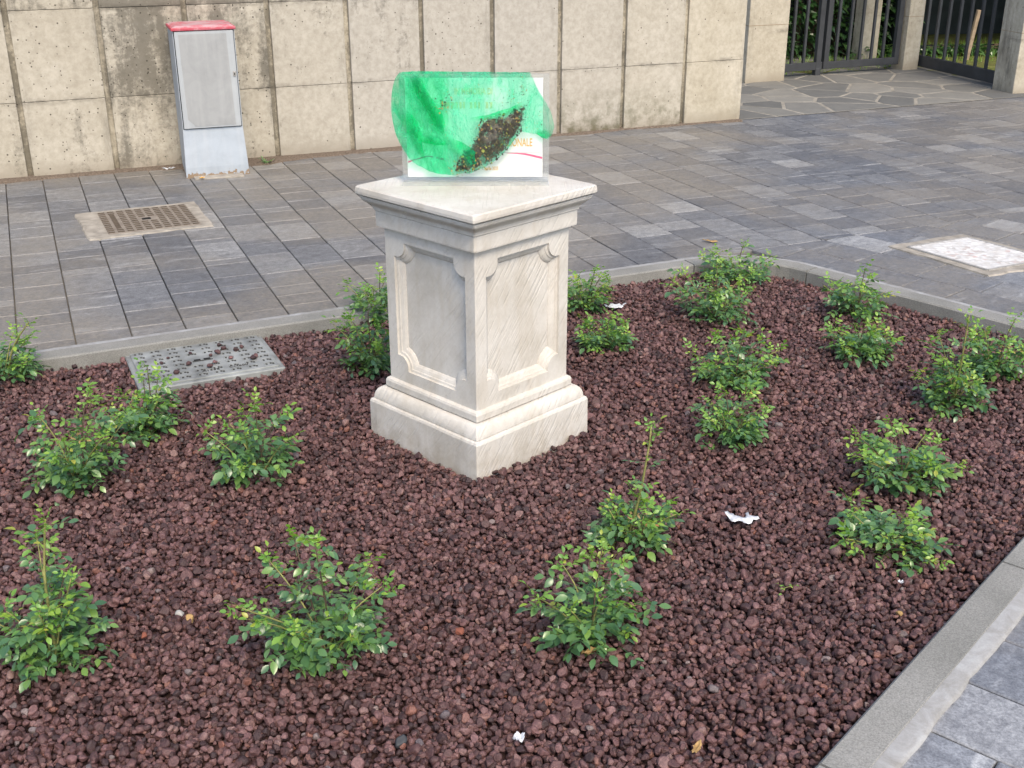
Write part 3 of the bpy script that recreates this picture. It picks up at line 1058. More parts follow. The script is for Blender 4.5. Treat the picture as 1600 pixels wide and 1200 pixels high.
def gate(name, p0, p1, bars, stiles, z_rail0, z_rail1, label, foot=None):
    d = (p1 - p0); L = d.length; a = math.atan2(d.y, d.x)
    root = empty(name, (p0.x, p0.y, PZ), a)
    tag(root, label, 'gate', 'dark metal gates')
    H = 1.75
    edges = sorted(stiles)
    box_obj('bottom_rail', 0, L, -0.02, 0.02, z_rail0, z_rail1, M['gate'], root, 0.003)
    box_obj('top_rail', 0, L, -0.02, 0.02, H - 0.06, H, M['gate'], root, 0.003)
    for s in edges:
        box_obj('stile', s - 0.027, s + 0.027, -0.024, 0.024, z_rail0 + 0.001, H + 0.003, M['gate'], root, 0.003)
    for b in bars:
        box_obj('bar', b - 0.0125, b + 0.0125, -0.0125, 0.0125, z_rail1 - 0.01, H - 0.05, M['gate'], root, 0.002)
    if foot is not None:
        box_obj('drop_bolt', foot - 0.03, foot + 0.03, -0.028, 0.028, 0.0, z_rail0 + 0.02, M['gate'], root, 0.003)
    return root


GA = Vector((2.500, 11.05, 0)); GB = Vector((3.735, 11.575, 0))
GL = (GB - GA).length
kpx = GL / 178.0
gx = lambda px: (px - 1220) * kpx
gate('left_leaf_gate', GA, GA + (GB - GA).normalized() * gx(1279), [gx(1234), gx(1252)], [gx(1273)], 0.055, 0.125,
     'narrow left leaf of the dark metal gate beside the wide pier', foot=gx(1273))
GM = GA + (GB - GA).normalized() * gx(1280.5)
gate('right_leaf_gate', GM, GB, [gx(p) - gx(1280.5) for p in (1300, 1319, 1337, 1355, 1373)], [0.03, (GB - GM).length - 0.03], 0.06, 0.125,
     'wider right leaf of the dark metal gate in front of the hedge')
GC = Vector((3.955, 11.74, 0)); GD = Vector((4.31, 10.33, 0))
GL2 = (GD - GC).length
gate('sliding_gate', GC, GD, [GL2 * t for t in (0.10, 0.22, 0.335, 0.45, 0.56, 0.67, 0.78, 0.89)], [], 0.03, 0.135,
     'dark metal barred gate set at an angle at the right, with a deep bottom rail')

# lawn beyond the gates
lq = [Vector((1.2, 11.2, 0)), Vector((12, 10.4, 0)), Vector((14, 22, 0)), Vector((0, 20, 0))]
lq = [GA - WD * 1.2 - WN * 0.08, GB - WN * 0.08, GB + Vector((0.22, 0.05, 0)), GD + Vector((0.25, 0.0, 0)), GD + Vector((7, 1, 0)), Vector((12, 22, 0)), Vector((0, 20, 0))]
lawn = mesh_obj('lawn', [(q.x, q.y, PZ + 0.006) for q in lq], [tuple(range(len(lq)))], M['grass'])
tag(lawn, 'rough dry lawn seen through the gates', 'lawn', kind='structure')
# grass tufts on the lawn
grs = random.Random(9)
V, F = [], []
for _ in range(2600):
    u = grs.uniform(-0.2, 4.0); w = grs.uniform(0.12, 1.6)
    q = GA + WD * u - WN * w
    h = grs.uniform(0.02, 0.07); a = grs.uniform(0, 6.28); ln = grs.uniform(0, 0.03)
    b = len(V)
    V += [(q.x - 0.004 * math.cos(a), q.y - 0.004 * math.sin(a), PZ), (q.x + 0.004 * math.cos(a), q.y + 0.004 * math.sin(a), PZ), (q.x + ln * math.cos(a + 1), q.y + ln * math.sin(a + 1), PZ + h)]
    F.append((b, b + 1, b + 2))
go = mesh_obj('grass', V, F, M['young'])
tag(go, 'thin grass blades behind the gate bars', 'grass', kind='stuff')


def hedge(name, centre, rz, lx, ly, lz, nleaf, label, seed):
    root = empty(name, (centre.x, centre.y, PZ), rz)
    tag(root, label, 'hedge', 'hedges beyond the gates')
    rr = random.Random(seed)
    V, F = [], []
    rn = []
    for i in range(nleaf):
        # mostly near the skin
        x = rr.uniform(-lx / 2, lx / 2); z = rr.uniform(0.05, lz)
        y = -ly / 2 + abs(rr.gauss(0, 0.10)) + 0.05 * math.sin(x * 7) * math.sin(z * 6)
        L = rr.uniform(0.08, 0.14); W = L * 0.42
        az = rr.uniform(-2.6, -0.5); el = rr.uniform(-0.7, 0.6)
        d = Vector((math.cos(az) * math.cos(el), math.sin(az) * math.cos(el), math.sin(el)))
        s = d.cross(Vector((0, 0, 1))).normalized(); s = (s + Vector((0, 0, rr.uniform(-0.7, 0.7)))).normalized()
        nrm = s.cross(d)
        p = Vector((x, y, z)); b = len(V)
        V += [p, p + d * L * 0.45 + s * W * 0.5 + nrm * 0.01, p + d * L - nrm * 0.015, p + d * L * 0.45 - s * W * 0.5 + nrm * 0.01, p + d * L * 0.5]
        F += [(b, b + 1, b + 4), (b + 1, b + 2, b + 4), (b + 2, b + 3, b + 4), (b + 3, b, b + 4)]
        rn += [rr.random()] * 4
    o = mesh_obj('foliage', V, F, M['laurel'], root)
    at = o.data.attributes.new('rnd', 'FLOAT', 'FACE'); at.data.foreach_set('value', rn)
    o['kind'] = 'stuff'
    # twigs round a solid core painted dark for the shade within
    bm = bmesh.new()
    for i in range(60):
        x = rr.uniform(-lx / 2, lx / 2); y = rr.uniform(-ly / 2 + 0.18, ly / 2)
        bm_box(bm, x - 0.02, x + 0.02, y - 0.02, y + 0.02, -0.05, lz * rr.uniform(0.7, 0.95))
    bm_obj('stems', bm, M['twig'], root)['kind'] = 'stuff'
    box_obj('shade_core', -lx / 2, lx / 2, -ly / 2 + 0.3, ly / 2, -0.05, lz * 0.94, M['shade'], root, 0.05, 2)
    return root


hc = GA + WD * 0.75 - WN * 1.45
hedge('hedge', hc, WALL_A, 3.2, 0.9, 1.9, 5200, 'glossy dark laurel hedge behind the left pair of gate leaves', 1)
# concrete return wall behind the slim pier
pp = GB + WD * 0.13 - WN * 0.75
rw = empty('return_wall', (pp.x, pp.y, PZ), WALL_A)
tag(rw, 'cream concrete return wall seen through the last bars of the gate', 'wall')
o = box_obj('wall_body', 0.0, 0.24, 0.0, 0.12, -0.1, 2.05, M['wall'], rw, 0.006); o.color = (0.0, 0.1, 0.1, 1)
o = box_obj('coping', -0.02, 0.26, -0.02, 0.14, 2.05, 2.1, M['wall'], rw, 0.006); o.color = (0.1, 0.1, 0.1, 1)

# added enclosure, roofed and coloured dark to make deep shade beyond the sliding gate
sp = GC + Vector((0.75, 1.25, 0))
sh = empty('added_shelter', (sp.x, sp.y, PZ), R(8))
tag(sh, 'added dark enclosure, roofed to hold deep shade beyond the angled gate', 'added_shelter')
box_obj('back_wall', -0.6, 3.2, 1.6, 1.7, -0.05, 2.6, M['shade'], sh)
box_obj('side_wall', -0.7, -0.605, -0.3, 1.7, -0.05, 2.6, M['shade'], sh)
box_obj('shade_roof', -0.9, 3.4, -1.7, 1.9, 2.6, 2.75, M['shade'], sh)  # added out of view, reaches forward to darken the ground below
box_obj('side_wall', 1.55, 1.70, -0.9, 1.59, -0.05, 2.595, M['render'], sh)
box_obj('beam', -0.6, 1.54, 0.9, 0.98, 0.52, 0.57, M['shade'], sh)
tp = GC + Vector((0.72, 0.55, 0))
tpo = box_obj('timber_post', -0.022, 0.022, -0.015, 0.015, 0, 0.50, M['timber'], None, 0.004, 1, loc=(tp.x, tp.y, PZ))
tpo.rotation_euler = (0.05, 0.10, 0.4)
tag(tpo, 'short pale timber post leaning in the shade behind the angled gate', 'post')
hedge('low_hedge', GC + Vector((0.6, 0.95, 0)), R(8), 2.2, 0.3, 0.10, 420, 'low green ground plants at the foot of the added dark walls', 4)

# ------------------------------------------------------------------ distribution cabinet
cab = empty('distribution_cabinet', (-1.955, 6.955, PZ), R(20.5))
tag(cab, 'grey street utility cabinet with a faded red lid against the concrete wall', 'cabinet')
CW, CD, CT = 0.352, 0.295, 0.850
# shell: side profile (y forward negative) extruded over the width, the foot flares
prof = [(0.0, CT), (0.0, 0.285), (-0.006, 0.23), (-0.018, 0.14), (-0.026, 0.06), (-0.027, -0.02), (CD, -0.02), (CD, CT)]
V, F = [], []
for x, sgn in ((0.0, -1), (CW, 1)):
    for (y, z) in prof:
        fl = 0.012 * max(0, (0.285 - z) / 0.285) if y < 0.001 else 0.0
        V.append((x + sgn * fl, y, z))
n = len(prof)
F = [tuple(range(n))[::-1], tuple(range(n, 2 * n))] + [(i, (i + 1) % n, n + (i + 1) % n, n + i) for i in range(n)]
bm = bmesh.new(); bv = [bm.verts.new(v) for v in V]
for f in F: bm.faces.new([bv[i] for i in f])
bmesh.ops.bevel(bm, geom=[e for e in bm.edges if len(e.link_faces) == 2 and e.calc_face_angle(0) > 0.9], offset=0.004, segments=2, affect='EDGES')
bm_obj('shell', bm, M['cab'], cab)
door = box_obj('door', 0.008, CW - 0.008, -0.012, -0.0015, 0.290, CT - 0.004, M['door'], cab, 0.002)
fv = [(0.055, 0.305), (0.035, 0.335), (0.035, CT - 0.018), (CW - 0.035, CT - 0.018), (CW - 0.035, 0.302)]
fv = [(0.075, 0.302), (0.035, 0.345), (0.030, CT - 0.02), (CW - 0.05, CT - 0.02), (CW - 0.040, 0.302)]
mesh_obj('faded_field', [(x, -0.0135, z) for x, z in fv] + [(x, -0.0118, z) for x, z in fv],
         [tuple(range(5)), (9, 8, 7, 6, 5)] + [(i, i + 5, (i + 1) % 5 + 5, (i + 1) % 5) for i in range(5)], M['doorin'], door)
box_obj('door_seam', 0.004, CW - 0.004, -0.0014, 0.001, 0.2855, CT - 0.0005, M['black'], cab)
lock = box_obj('lock', CW - 0.030, CW - 0.014, -0.017, -0.0121, 0.582, 0.612, M['steel'], door, 0.004, 2)
box_obj('keyhole', CW - 0.0245, CW - 0.0195, -0.0185, -0.0165, 0.590, 0.603, M['black'], door)
bm = bmesh.new()
bm_box(bm, -0.008, CW + 0.008, -0.018, CD + 0.006, CT, CT + 0.017, 0.004, 2)
lid = bm_obj('lid', bm, M['red'], cab)
bm = bmesh.new()
x0, x1, y0, y1 = 0.0, CW, -0.010, CD
top = [(0.02, 0.012), (CW - 0.02, 0.012), (CW - 0.02, CD - 0.01), (0.02, CD - 0.01)]
bl = [bm.verts.new((x, y, CT + 0.0165)) for x, y in ((x0, y0), (x1, y0), (x1, y1), (x0, y1))]
tl = [bm.verts.new((x, y, CT + 0.026)) for x, y in top]
bm.faces.new(tl)
for i in range(4): bm.faces.new((bl[i], bl[(i + 1) % 4], tl[(i + 1) % 4], tl[i]))
bm_obj('lid_crown', bm, M['redtop'], lid)
# concrete foot of the cabinet
pl_ = box_obj('footing', 0.03, CW - 0.03, -0.10, CD + 0.0, -0.02, 0.009, M['surround'], cab, 0.003)

# ------------------------------------------------------------------ manhole covers
def quad_frame(P):
    o = P[0]; ex = ((P[3] - P[0]) + (P[2] - P[1])) / 2; ey = ((P[1] - P[0]) + (P[2] - P[3])) / 2
    return o, ex, ey


# cast-iron cover in the left paving
c1 = (MH1[0] + MH1[2]) / 2
mh = empty('iron_cover', (c1.x, c1.y, PZ), R(25))
tag(mh, 'rusty iron cover with rows of studs in a pale mortar frame before the cabinet', 'manhole cover')
rr = random.Random(2)
outl = []
for (x, y, m) in ((-0.305, -0.285, 9), (0.31, -0.27, 9), (0.31, 0.275, 9), (-0.315, 0.27, 9)):
    outl.append(Vector((x, y, 0)))
pts = []
for i in range(4):
    a, b = outl[i], outl[(i + 1) % 4]
    for k in range(10):
        p = a.lerp(b, k / 10)
        p += Vector((rr.uniform(-1, 1), rr.uniform(-1, 1), 0)) * 0.007
        pts.append(p)
n = len(pts)
V = [(p.x, p.y, 0.0065) for p in pts] + [(p.x * 1.02, p.y * 1.02, -0.004) for p in pts]
F = [tuple(range(n))] + [(i, n + i, n + (i + 1) % n, (i + 1) % n) for i in range(n)]
mesh_obj('mortar_frame', V, F, M['surround'], mh)
# raised mortar lump, left
bm = bmesh.new(); bmesh.ops.create_uvsphere(bm, u_segments=16, v_segments=8, radius=1)
bmesh.ops.transform(bm, matrix=Matrix.Translation((-0.262, -0.07, 0.006)) @ Matrix.Diagonal((0.036, 0.08, 0.004, 1)), verts=bm.verts)
bm_obj('mortar_patch', bm, M['surround'], mh, smooth=True)
lid = box_obj('lid', -0.205, 0.255, -0.235, 0.225, 0.002, 0.0105, M['iron'], mh, 0.002)
bm = bmesh.new()
for i in range(10):
    for j in range(12):
        x = -0.188 + i * 0.0465; y = -0.218 + j * 0.0385
        if abs(i - 4.5) < 1 and abs(j - 5.5) < 1: continue
        if i == 1 and 1 < j < 10: continue
        bm_box(bm, x - 0.016, x + 0.016, y - 0.0065, y + 0.0065, 0.0098, 0.0135)
bm_obj('stud_rows', bm, M['studs'], lid)['kind'] = 'stuff'
box_obj('lifting_slot', -0.008, 0.036, -0.024, 0.010, 0.0106, 0.0125, M['black'], lid)
box_obj('maker_plate', -0.155, -0.130, -0.15, 0.15, 0.0098, 0.0122, M['studs'], lid)

# grey plastic cover in the gravel
MH2 = [Vector((-1.432, 4.066, 0)), Vector((-0.996, 4.271, 0)), Vector((-0.861, 3.947, 0)), Vector((-1.290, 3.752, 0))]
c2 = sum(MH2, Vector()) / 4
rz2 = math.atan2(4.271 - 4.066, 0.436)
mh2 = empty('plastic_cover', (c2.x, c2.y, 0.0), rz2)
tag(mh2, 'grey plastic access cover with tread pattern lying in the lava gravel', 'manhole cover')
HX, HY = 0.241, 0.176
bm = bmesh.new()
bm_box(bm, -HX - 0.018, HX + 0.018, -HY - 0.018, HY + 0.018, -0.1, 0.020, 0.004)
bm_obj('frame', bm, M['plastic'], mh2)
lid2 = box_obj('lid', -HX, HX, -HY, HY, 0.0, 0.0262, M['plastic'], mh2, 0.004, 2)
bm = bmesh.new(); bm2 = bmesh.new()
for i in range(8):
    for j in range(8):
        x = -HX + 0.03 + i * (2 * HX - 0.06) / 7; y = -HY + 0.025 + j * (2 * HY - 0.05) / 7
        if abs(i - 3.5) < 1 and abs(j - 3.5) < 1: continue
        for (dx, dy) in ((-0.012, 0), (0.004, 0.004), (0.012, -0.002)):
            bm_box(bm, x + dx - 0.0035, x + dx + 0.0035, y + dy - 0.006, y + dy + 0.006, 0.0255, 0.0272)
        bm_box(bm2, x - 0.020, x + 0.020, y + 0.009, y + 0.0125, 0.0255, 0.0285)
        bm_box(bm2, x - 0.020, x - 0.0165, y - 0.009, y + 0.0088, 0.0255, 0.0285)
bm_obj('tread_hollows', bm, M['plasticdark'], lid2)['kind'] = 'stuff'
bm_obj('tread_ribs', bm2, M['plastic'], lid2)['kind'] = 'stuff'
for x in (-0.022, 0.014):
    box_obj('hand_slot', x - 0.013, x + 0.011, -0.008, 0.006, 0.0258, 0.0274, M['black'], lid2)
box_obj('slot_rim', -0.042, 0.032, -0.016, -0.011, 0.0255, 0.0285, M['plasticdark'], lid2)


def text_mesh(name, body, size, mat, parent, matrix, xs=1.0, depth=0.0, align='LEFT', bold=0.0):
    cu = bpy.data.curves.new(name, 'FONT')
    cu.body = body; cu.size = size; cu.extrude = depth; cu.align_x = align; cu.offset = bold
    to = bpy.data.objects.new(name, cu); COL.objects.link(to)
    dg = bpy.context.evaluated_depsgraph_get()
    me = bpy.data.meshes.new_from_object(to.evaluated_get(dg))
    bpy.data.objects.remove(to, do_unlink=True)
    me.transform(Matrix.Diagonal((xs, 1, 1, 1)))
    me.materials.clear(); me.materials.append(mat)
    o = bpy.data.objects.new(name, me)
    link(o, parent)
    o.matrix_local = matrix
    return o


text_mesh('moulded_lettering', 'A135E', 0.020, M['plasticdark'], lid2, Matrix.Translation((-0.03, -0.128, 0.0265)), 1.2, 0.0012)
text_mesh('moulded_lettering', 'CH600', 0.020, M['plasticdark'], lid2, Matrix.Translation((0.068, -0.128, 0.0265)), 1.2, 0.0012)

# white chip-filled cover at the right
o3, ex3, ey3 = quad_frame(MH3)
mh3 = empty('marble_chip_cover', (o3.x, o3.y, PZ))
tag(mh3, 'white marble-chip filled recessed cover in the paving at the right', 'manhole cover')
def q3(u, v, z): p = ex3 * u + ey3 * v; return (p.x, p.y, z)
rr = random.Random(8)
ring = []
for (a, b) in (((-0.13, -0.16), (-0.13, 1.12)), ((-0.13, 1.12), (1.12, 1.12)), ((1.12, 1.12), (1.12, -0.16)), ((1.12, -0.16), (-0.13, -0.16))):
    for k in range(8):
        t = k / 8
        ring.append((a[0] + (b[0] - a[0]) * t + rr.uniform(-0.015, 0.015), a[1] + (b[1] - a[1]) * t + rr.uniform(-0.015, 0.015)))
n = len(ring)
V = [q3(u, v, 0.006) for u, v in ring] + [q3(u * 1.02, v * 1.02, -0.004) for u, v in ring]
F = [tuple(range(n))] + [(i, (i + 1) % n, n + (i + 1) % n, n + i) for i in range(n)]
mesh_obj('mortar_frame', V, F, M['surround'], mh3)
bm = bmesh.new()
gN = 26
gv = [[bm.verts.new(q3(i / gN, j / gN, 0.0105 + (0.0 if i in (0, gN) or j in (0, gN) else 0.004 * mnoise.noise(Vector((i * 0.9, j * 0.9, 0)))))) for j in range(gN + 1)] for i in range(gN + 1)]
for i in range(gN):
    for j in range(gN): bm.faces.new((gv[i][j], gv[i][j + 1], gv[i + 1][j + 1], gv[i + 1][j]))
chip = bm_obj('chip_fill', bm, M['chips'], mh3)
for (a, b) in (((0, 0), (0, 1)), ((0, 1), (1, 1)), ((1, 1), (1, 0)), ((1, 0), (0, 0))):
    A = Vector(q3(a[0], a[1], 0)); B = Vector(q3(b[0], b[1], 0))
    d = (B - A).normalized(); nn = Vector((d.y, -d.x, 0)) * 0.006
    V = [A - nn, B - nn, B + nn, A + nn]
    V = [(v.x, v.y, -0.01) for v in V] + [(v.x, v.y, 0.0125) for v in V]
    mesh_obj('edge_strip', V, [(0, 1, 5, 4), (1, 2, 6, 5), (2, 3, 7, 6), (3, 0, 4, 7), (4, 5, 6, 7)], M['steel'], mh3)

# ------------------------------------------------------------------ stone pedestal
ped = empty('pedestal', (PED.x, PED.y, 0), PED_RZ)
tag(ped, 'carved pale stone pedestal with notched panels standing in the lava gravel', 'pedestal')


def square_loft(name, prof, parent, mat=None, cham=0.005, sub=14, amp=0.0012, cap_top=True, cap_bot=True, smooth=False, seed=0):
    """prof: list of (half width, z); rings of a chamfered square with slight stone wobble"""
    V, F = [], []
    ring = None
    for (h, z) in prof:
        pts = []
        for s in range(4):
            a = s * math.pi / 2
            ca, sa = math.cos(a), math.sin(a)
            for k in range(sub + 1):
                t = -1 + 2 * k / sub
                x, y = h, t * (h - cham)
                # chamfer by pulling the ends
                if k in (0, sub): x = h - cham * 0.25
                pts.append((x * ca - y * sa, x * sa + y * ca))
        for (x, y) in pts:
            w = amp * mnoise.noise(Vector((x * 22 + seed, y * 22, z * 30)))
            r = math.hypot(x, y)
            V.append((x * (1 + w / r), y * (1 + w / r), z + 0.6 * amp * mnoise.noise(Vector((x * 14, y * 14 + seed, 5)))))
        ring = len(pts)
    for i in range(len(prof) - 1):
        for k in range(ring):
            k2 = (k + 1) % ring
            F.append((i * ring + k, i * ring + k2, (i + 1) * ring + k2, (i + 1) * ring + k))
    if cap_bot: F.append(tuple(range(ring))[::-1])
    if cap_top: F.append(tuple((len(prof) - 1) * ring + k for k in range(ring)))
    o = mesh_obj(name, V, F, mat or M['stone'], parent)
    return o


square_loft('plinth', [(0.2515, -0.14), (0.251, 0.0), (0.250, 0.118), (0.247, 0.1245), (0.241, 0.1268)], ped, amp=0.0016, seed=1)
base = [(0.2395, 0.1275)]
for i in range(9):
    a = i / 8
    base.append((0.240 - 0.026 * a ** 1.7, 0.131 + 0.036 * math.sin(a * math.pi / 2)))
square_loft('base_moulding', base, ped, seed=2)
square_loft('base_band', [(0.2105, 0.1695), (0.212, 0.172), (0.212, 0.190), (0.209, 0.1965), (0.201, 0.2005)], ped, seed=3)
# necking fascia, cornice, slab
square_loft('fascia', [(0.2, 0.6915), (0.2165, 0.6925), (0.2172, 0.697), (0.2175, 0.736), (0.2165, 0.7392)], ped, seed=4)
corn = [(0.2185, 0.7398), (0.2215, 0.742), (0.2215, 0.748)]
for i in range(9):
    a = i / 8
    corn.append((0.2235 + 0.024 * (0.5 - 0.5 * math.cos(a * math.pi)) , 0.7485 + 0.030 * a))
corn += [(0.2485, 0.7805), (0.2485, 0.7845), (0.243, 0.786), (0.243, 0.7885)]
square_loft('cornice', corn, ped, seed=5)
square_loft('slab', [(0.2435, 0.7888), (0.2555, 0.7895), (0.2585, 0.7925), (0.259, 0.800), (0.2575, 0.811), (0.2535, 0.8145)], ped, seed=6)

SH = 0.1983; ZB_, ZT_ = 0.2002, 0.6918
shaft = None


def outline(d, X=0.156, zc=0.446, Y=0.207, r=0.036, e=0.011, N=8):
    """panel outline with stepped concave corners, inset by d; returns (s, z) list"""
    pts = []
    for q in range(4):
        sx, sy = [(1, 1), (-1, 1), (-1, -1), (1, -1)][q]
        x, y = X - d, Y - d
        cx, cy = X - e, Y - e
        rr_ = r + d
        a0 = math.asin(max(0.0, min(0.95, (cx - x) / -rr_ if x > cx else 0))) if False else math.asin(max(0.0, d - e) / rr_)
        arcp = []
        for k in range(N + 1):
            a = a0 + (math.pi / 2 - 2 * a0) * k / N
            arcp.append((cx - rr_ * math.sin(a), cy - rr_ * math.cos(a)))
        if d < e:
            seq = [(x, cy - rr_)] + arcp + [(cx - rr_, y)]
        else:
            seq = [arcp[0]] + arcp + [arcp[-1]]
            seq[0] = (x, arcp[0][1]); seq[-1] = (arcp[-1][0], y)
        if q in (1, 3): seq = seq[::-1]
        for (a, b) in seq: pts.append((sx * a, zc + sy * b))
    return pts


def shaft_side(name, q, parent):
    a = q * math.pi / 2
    ca, sa = math.cos(a), math.sin(a)
    def P(s, z, dep):
        x, y = SH - dep, s
        return (x * ca - y * sa, x * sa + y * ca, z)
    bm = bmesh.new()
    rect = [(SH - 0.003, ZB_), (SH - 0.003, ZT_), (-(SH - 0.003), ZT_), (-(SH - 0.003), ZB_)]
    rect = [(SH - 0.003, ZT_), (-(SH - 0.003), ZT_), (-(SH - 0.003), ZB_), (SH - 0.003, ZB_)]
    # subdivide rectangle edges
    rp = []
    for i in range(4):
        A, B = rect[i], rect[(i + 1) % 4]
        for k in range(8): rp.append((A[0] + (B[0] - A[0]) * k / 8, A[1] + (B[1] - A[1]) * k / 8))
    rv = [bm.verts.new(P(s, z, 0.0)) for s, z in rp]
    for i in range(len(rv)): bm.edges.new((rv[i], rv[(i + 1) % len(rv)]))
    rings = [(0.0, 0.0), (0.0012, 0.0070), (0.0080, 0.0085), (0.0100, 0.0115), (0.0190, 0.0160), (0.0250, 0.0215), (0.0265, 0.0260)]
    prev = None
    for (d, dep) in rings:
        o = outline(d)
        vs = [bm.verts.new(P(s, z, dep)) for s, z in o]
        if prev is None:
            for i in range(len(vs)): bm.edges.new((vs[i], vs[(i + 1) % len(vs)]))
            bmesh.ops.triangle_fill(bm, use_beauty=True, use_dissolve=False, edges=bm.edges[:])
        else:
            for i in range(len(vs)):
                j = (i + 1) % len(vs)
                try: bm.faces.new((prev[i], prev[j], vs[j], vs[i]))
                except ValueError: pass
        prev = vs
    sideo_bm = bm
    # panel field is a mesh of its own
    return sideo_bm, prev, P


outline_last = outline(0.0195)
for q in range(4):
    bm, last, P = shaft_side('shaft_side', q, ped)
    # corner strip towards the next side
    c0 = [bm.verts.new(P(SH - 0.003, z, 0.0)) for z in (ZB_, ZT_)]
    a2 = (q + 1) * math.pi / 2
    def P2(s, z):
        return (SH * math.cos(a2) - s * math.sin(a2), SH * math.sin(a2) + s * math.cos(a2), z)
    c1_ = [bm.verts.new(P2(-(SH - 0.003), z)) for z in (ZB_, ZT_)]
    bm.faces.new((c0[0], c1_[0], c1_[1], c0[1]))
    side = bm_obj('shaft_side', bm, M['stone'], ped)
    # recessed field with a rough-dressed surface
    bm = bmesh.new()
    fl = [bm.verts.new(P(s, z, 0.0240)) for s, z in outline(0.0256)]
    f = bm.faces.new(fl)
    bmesh.ops.triangulate(bm, faces=[f])
    bm_obj('panel_field', bm, M['stone'], side)

# ------------------------------------------------------------------ acrylic sign holder on the pedestal
TZ = 0.8152
SX0, SX1, SY = -0.3265, 0.1115, 3.462
sign = empty('acrylic_sign_holder', ((SX0 + SX1) / 2, SY, TZ))
tag(sign, 'clear acrylic sign holder with a white printed poster on the pedestal', 'sign')
SW = (SX1 - SX0) / 2
SHT = 0.3165
box_obj('front_pane', -SW, SW, -0.0052, -0.0022, 0.003, SHT, M['acrylic'], sign, 0.0008)
box_obj('back_pane', -SW, SW, 0.0022, 0.0052, 0.003, SHT, M['acrylic'], sign, 0.0008)
box_obj('foot', -SW + 0.0, SW, -0.058, 0.020, 0.0, 0.0028, M['acrylic'], sign, 0.0006)
box_obj('foot_block', -SW + 0.002, SW - 0.002, -0.018, -0.0055, 0.0030, 0.014, M['acrylic'], sign, 0.0008)
PX = lambda px: (px - 743.0) / 530.0            # photo pixel to sign coordinates
PZc = lambda py: SHT - (py - 117.0) / 533.0
poster = box_obj('poster', PX(635), PX(849), -0.0008, 0.0008, PZc(278), PZc(123), M['paper'], sign)
TM = lambda x, z: Matrix.Translation((x, -0.0013, z)) @ Matrix.Rotation(math.pi / 2, 4, 'X')
text_mesh('lettering', 'NAZIONALE', 0.0335, M['orange'], poster, TM(PX(833), PZc(229)), 0.56, 0.0002, 'RIGHT', 0.0006)
text_mesh('lettering', 'IN MEMORIA DI', 0.026, M['paleorange'], poster, TM(PX(741), PZc(148)), 0.62, 0.0002, 'CENTER', 0.0006)
text_mesh('lettering', 'aprile 2025', 0.0150, M['orange'], poster, TM(PX(779), PZc(267)), 0.62, 0.0002, 'RIGHT', 0.0003)
# second line is only legible as a row of orange letter shapes behind the film
bm = bmesh.new(); rr = random.Random(4)
x = PX(690)
while x < PX(772):
    w = rr.uniform(0.006, 0.010)
    if rr.random() < 0.85: bm_box(bm, x, x + w * 0.8, -0.0014, -0.0009, PZc(170), PZc(160))
    x += w + 0.003
bm_obj('smudged_lettering', bm, M['paleorange'], poster)


def ribbon(name, top, bot, mat, parent, y=-0.0013):
    n = len(top)
    V = [(PX(a), y, PZc(b)) for a, b in top] + [(PX(a), y, PZc(b)) for a, b in bot]
    V += [(x, y + 0.0004, z) for x, _, z in V]
    F = []
    for i in range(n - 1):
        F.append((i, n + i, n + i + 1, i + 1)); F.append((2 * n + i, 2 * n + i + 1, 3 * n + i + 1, 3 * n + i))
    return mesh_obj(name, V, F, mat, parent)


ribbon('pink_swoosh', [(792, 239.6), (808, 239.6), (822, 240.2), (836, 243.0), (848.5, 246.0)], [(792, 240.3), (808, 241.2), (822, 243.2), (836, 246.6), (848.5, 249.6)], M['pink'], poster)
ribbon('pink_swoosh', [(636, 252.5), (645, 249.5), (668, 243.5), (690, 247.5), (700, 252)], [(636, 255.5), (645, 251.5), (668, 245.5), (690, 251.0), (700, 253)], M['pink'], poster)
ribbon('grey_line', [(700, 246), (740, 241.5), (780, 239.2), (848, 238.2)], [(700, 246.7), (740, 242.2), (780, 240.0), (848, 238.8)], M['greyink'], poster)

# ------------------------------------------------------------------ green plastic bag hung over the sign
bag = empty('green_plastic_bag', ((SX0 + SX1) / 2, SY, TZ))
tag(bag, 'torn translucent green plastic bag draped over the top of the acrylic sign', 'plastic bag')


def interp(x, P):
    if x <= P[0][0]: return P[0][1]
    for (a, b), (c, d) in zip(P[:-1], P[1:]):
        if x <= c: return b + (d - b) * (x - a) / (c - a)
    return P[-1][1]


TOPC = [(612, 168), (613.5, 152), (616, 138), (621, 124), (628, 116), (650, 114.5), (740, 115.5), (829, 116.5), (834, 128), (842, 144), (852, 160), (861, 175), (866.5, 196)]
BOTC = [(612, 170), (613.5, 186), (618, 206), (626, 226), (638, 244), (652, 257), (670, 266.5), (690, 271.5), (712, 272.5), (735, 268.5), (757, 259.5), (777, 246.5), (795, 229.5), (808, 212), (815, 203.5), (830, 206.5), (845, 211), (855, 217.5), (863, 212), (866.5, 198)]


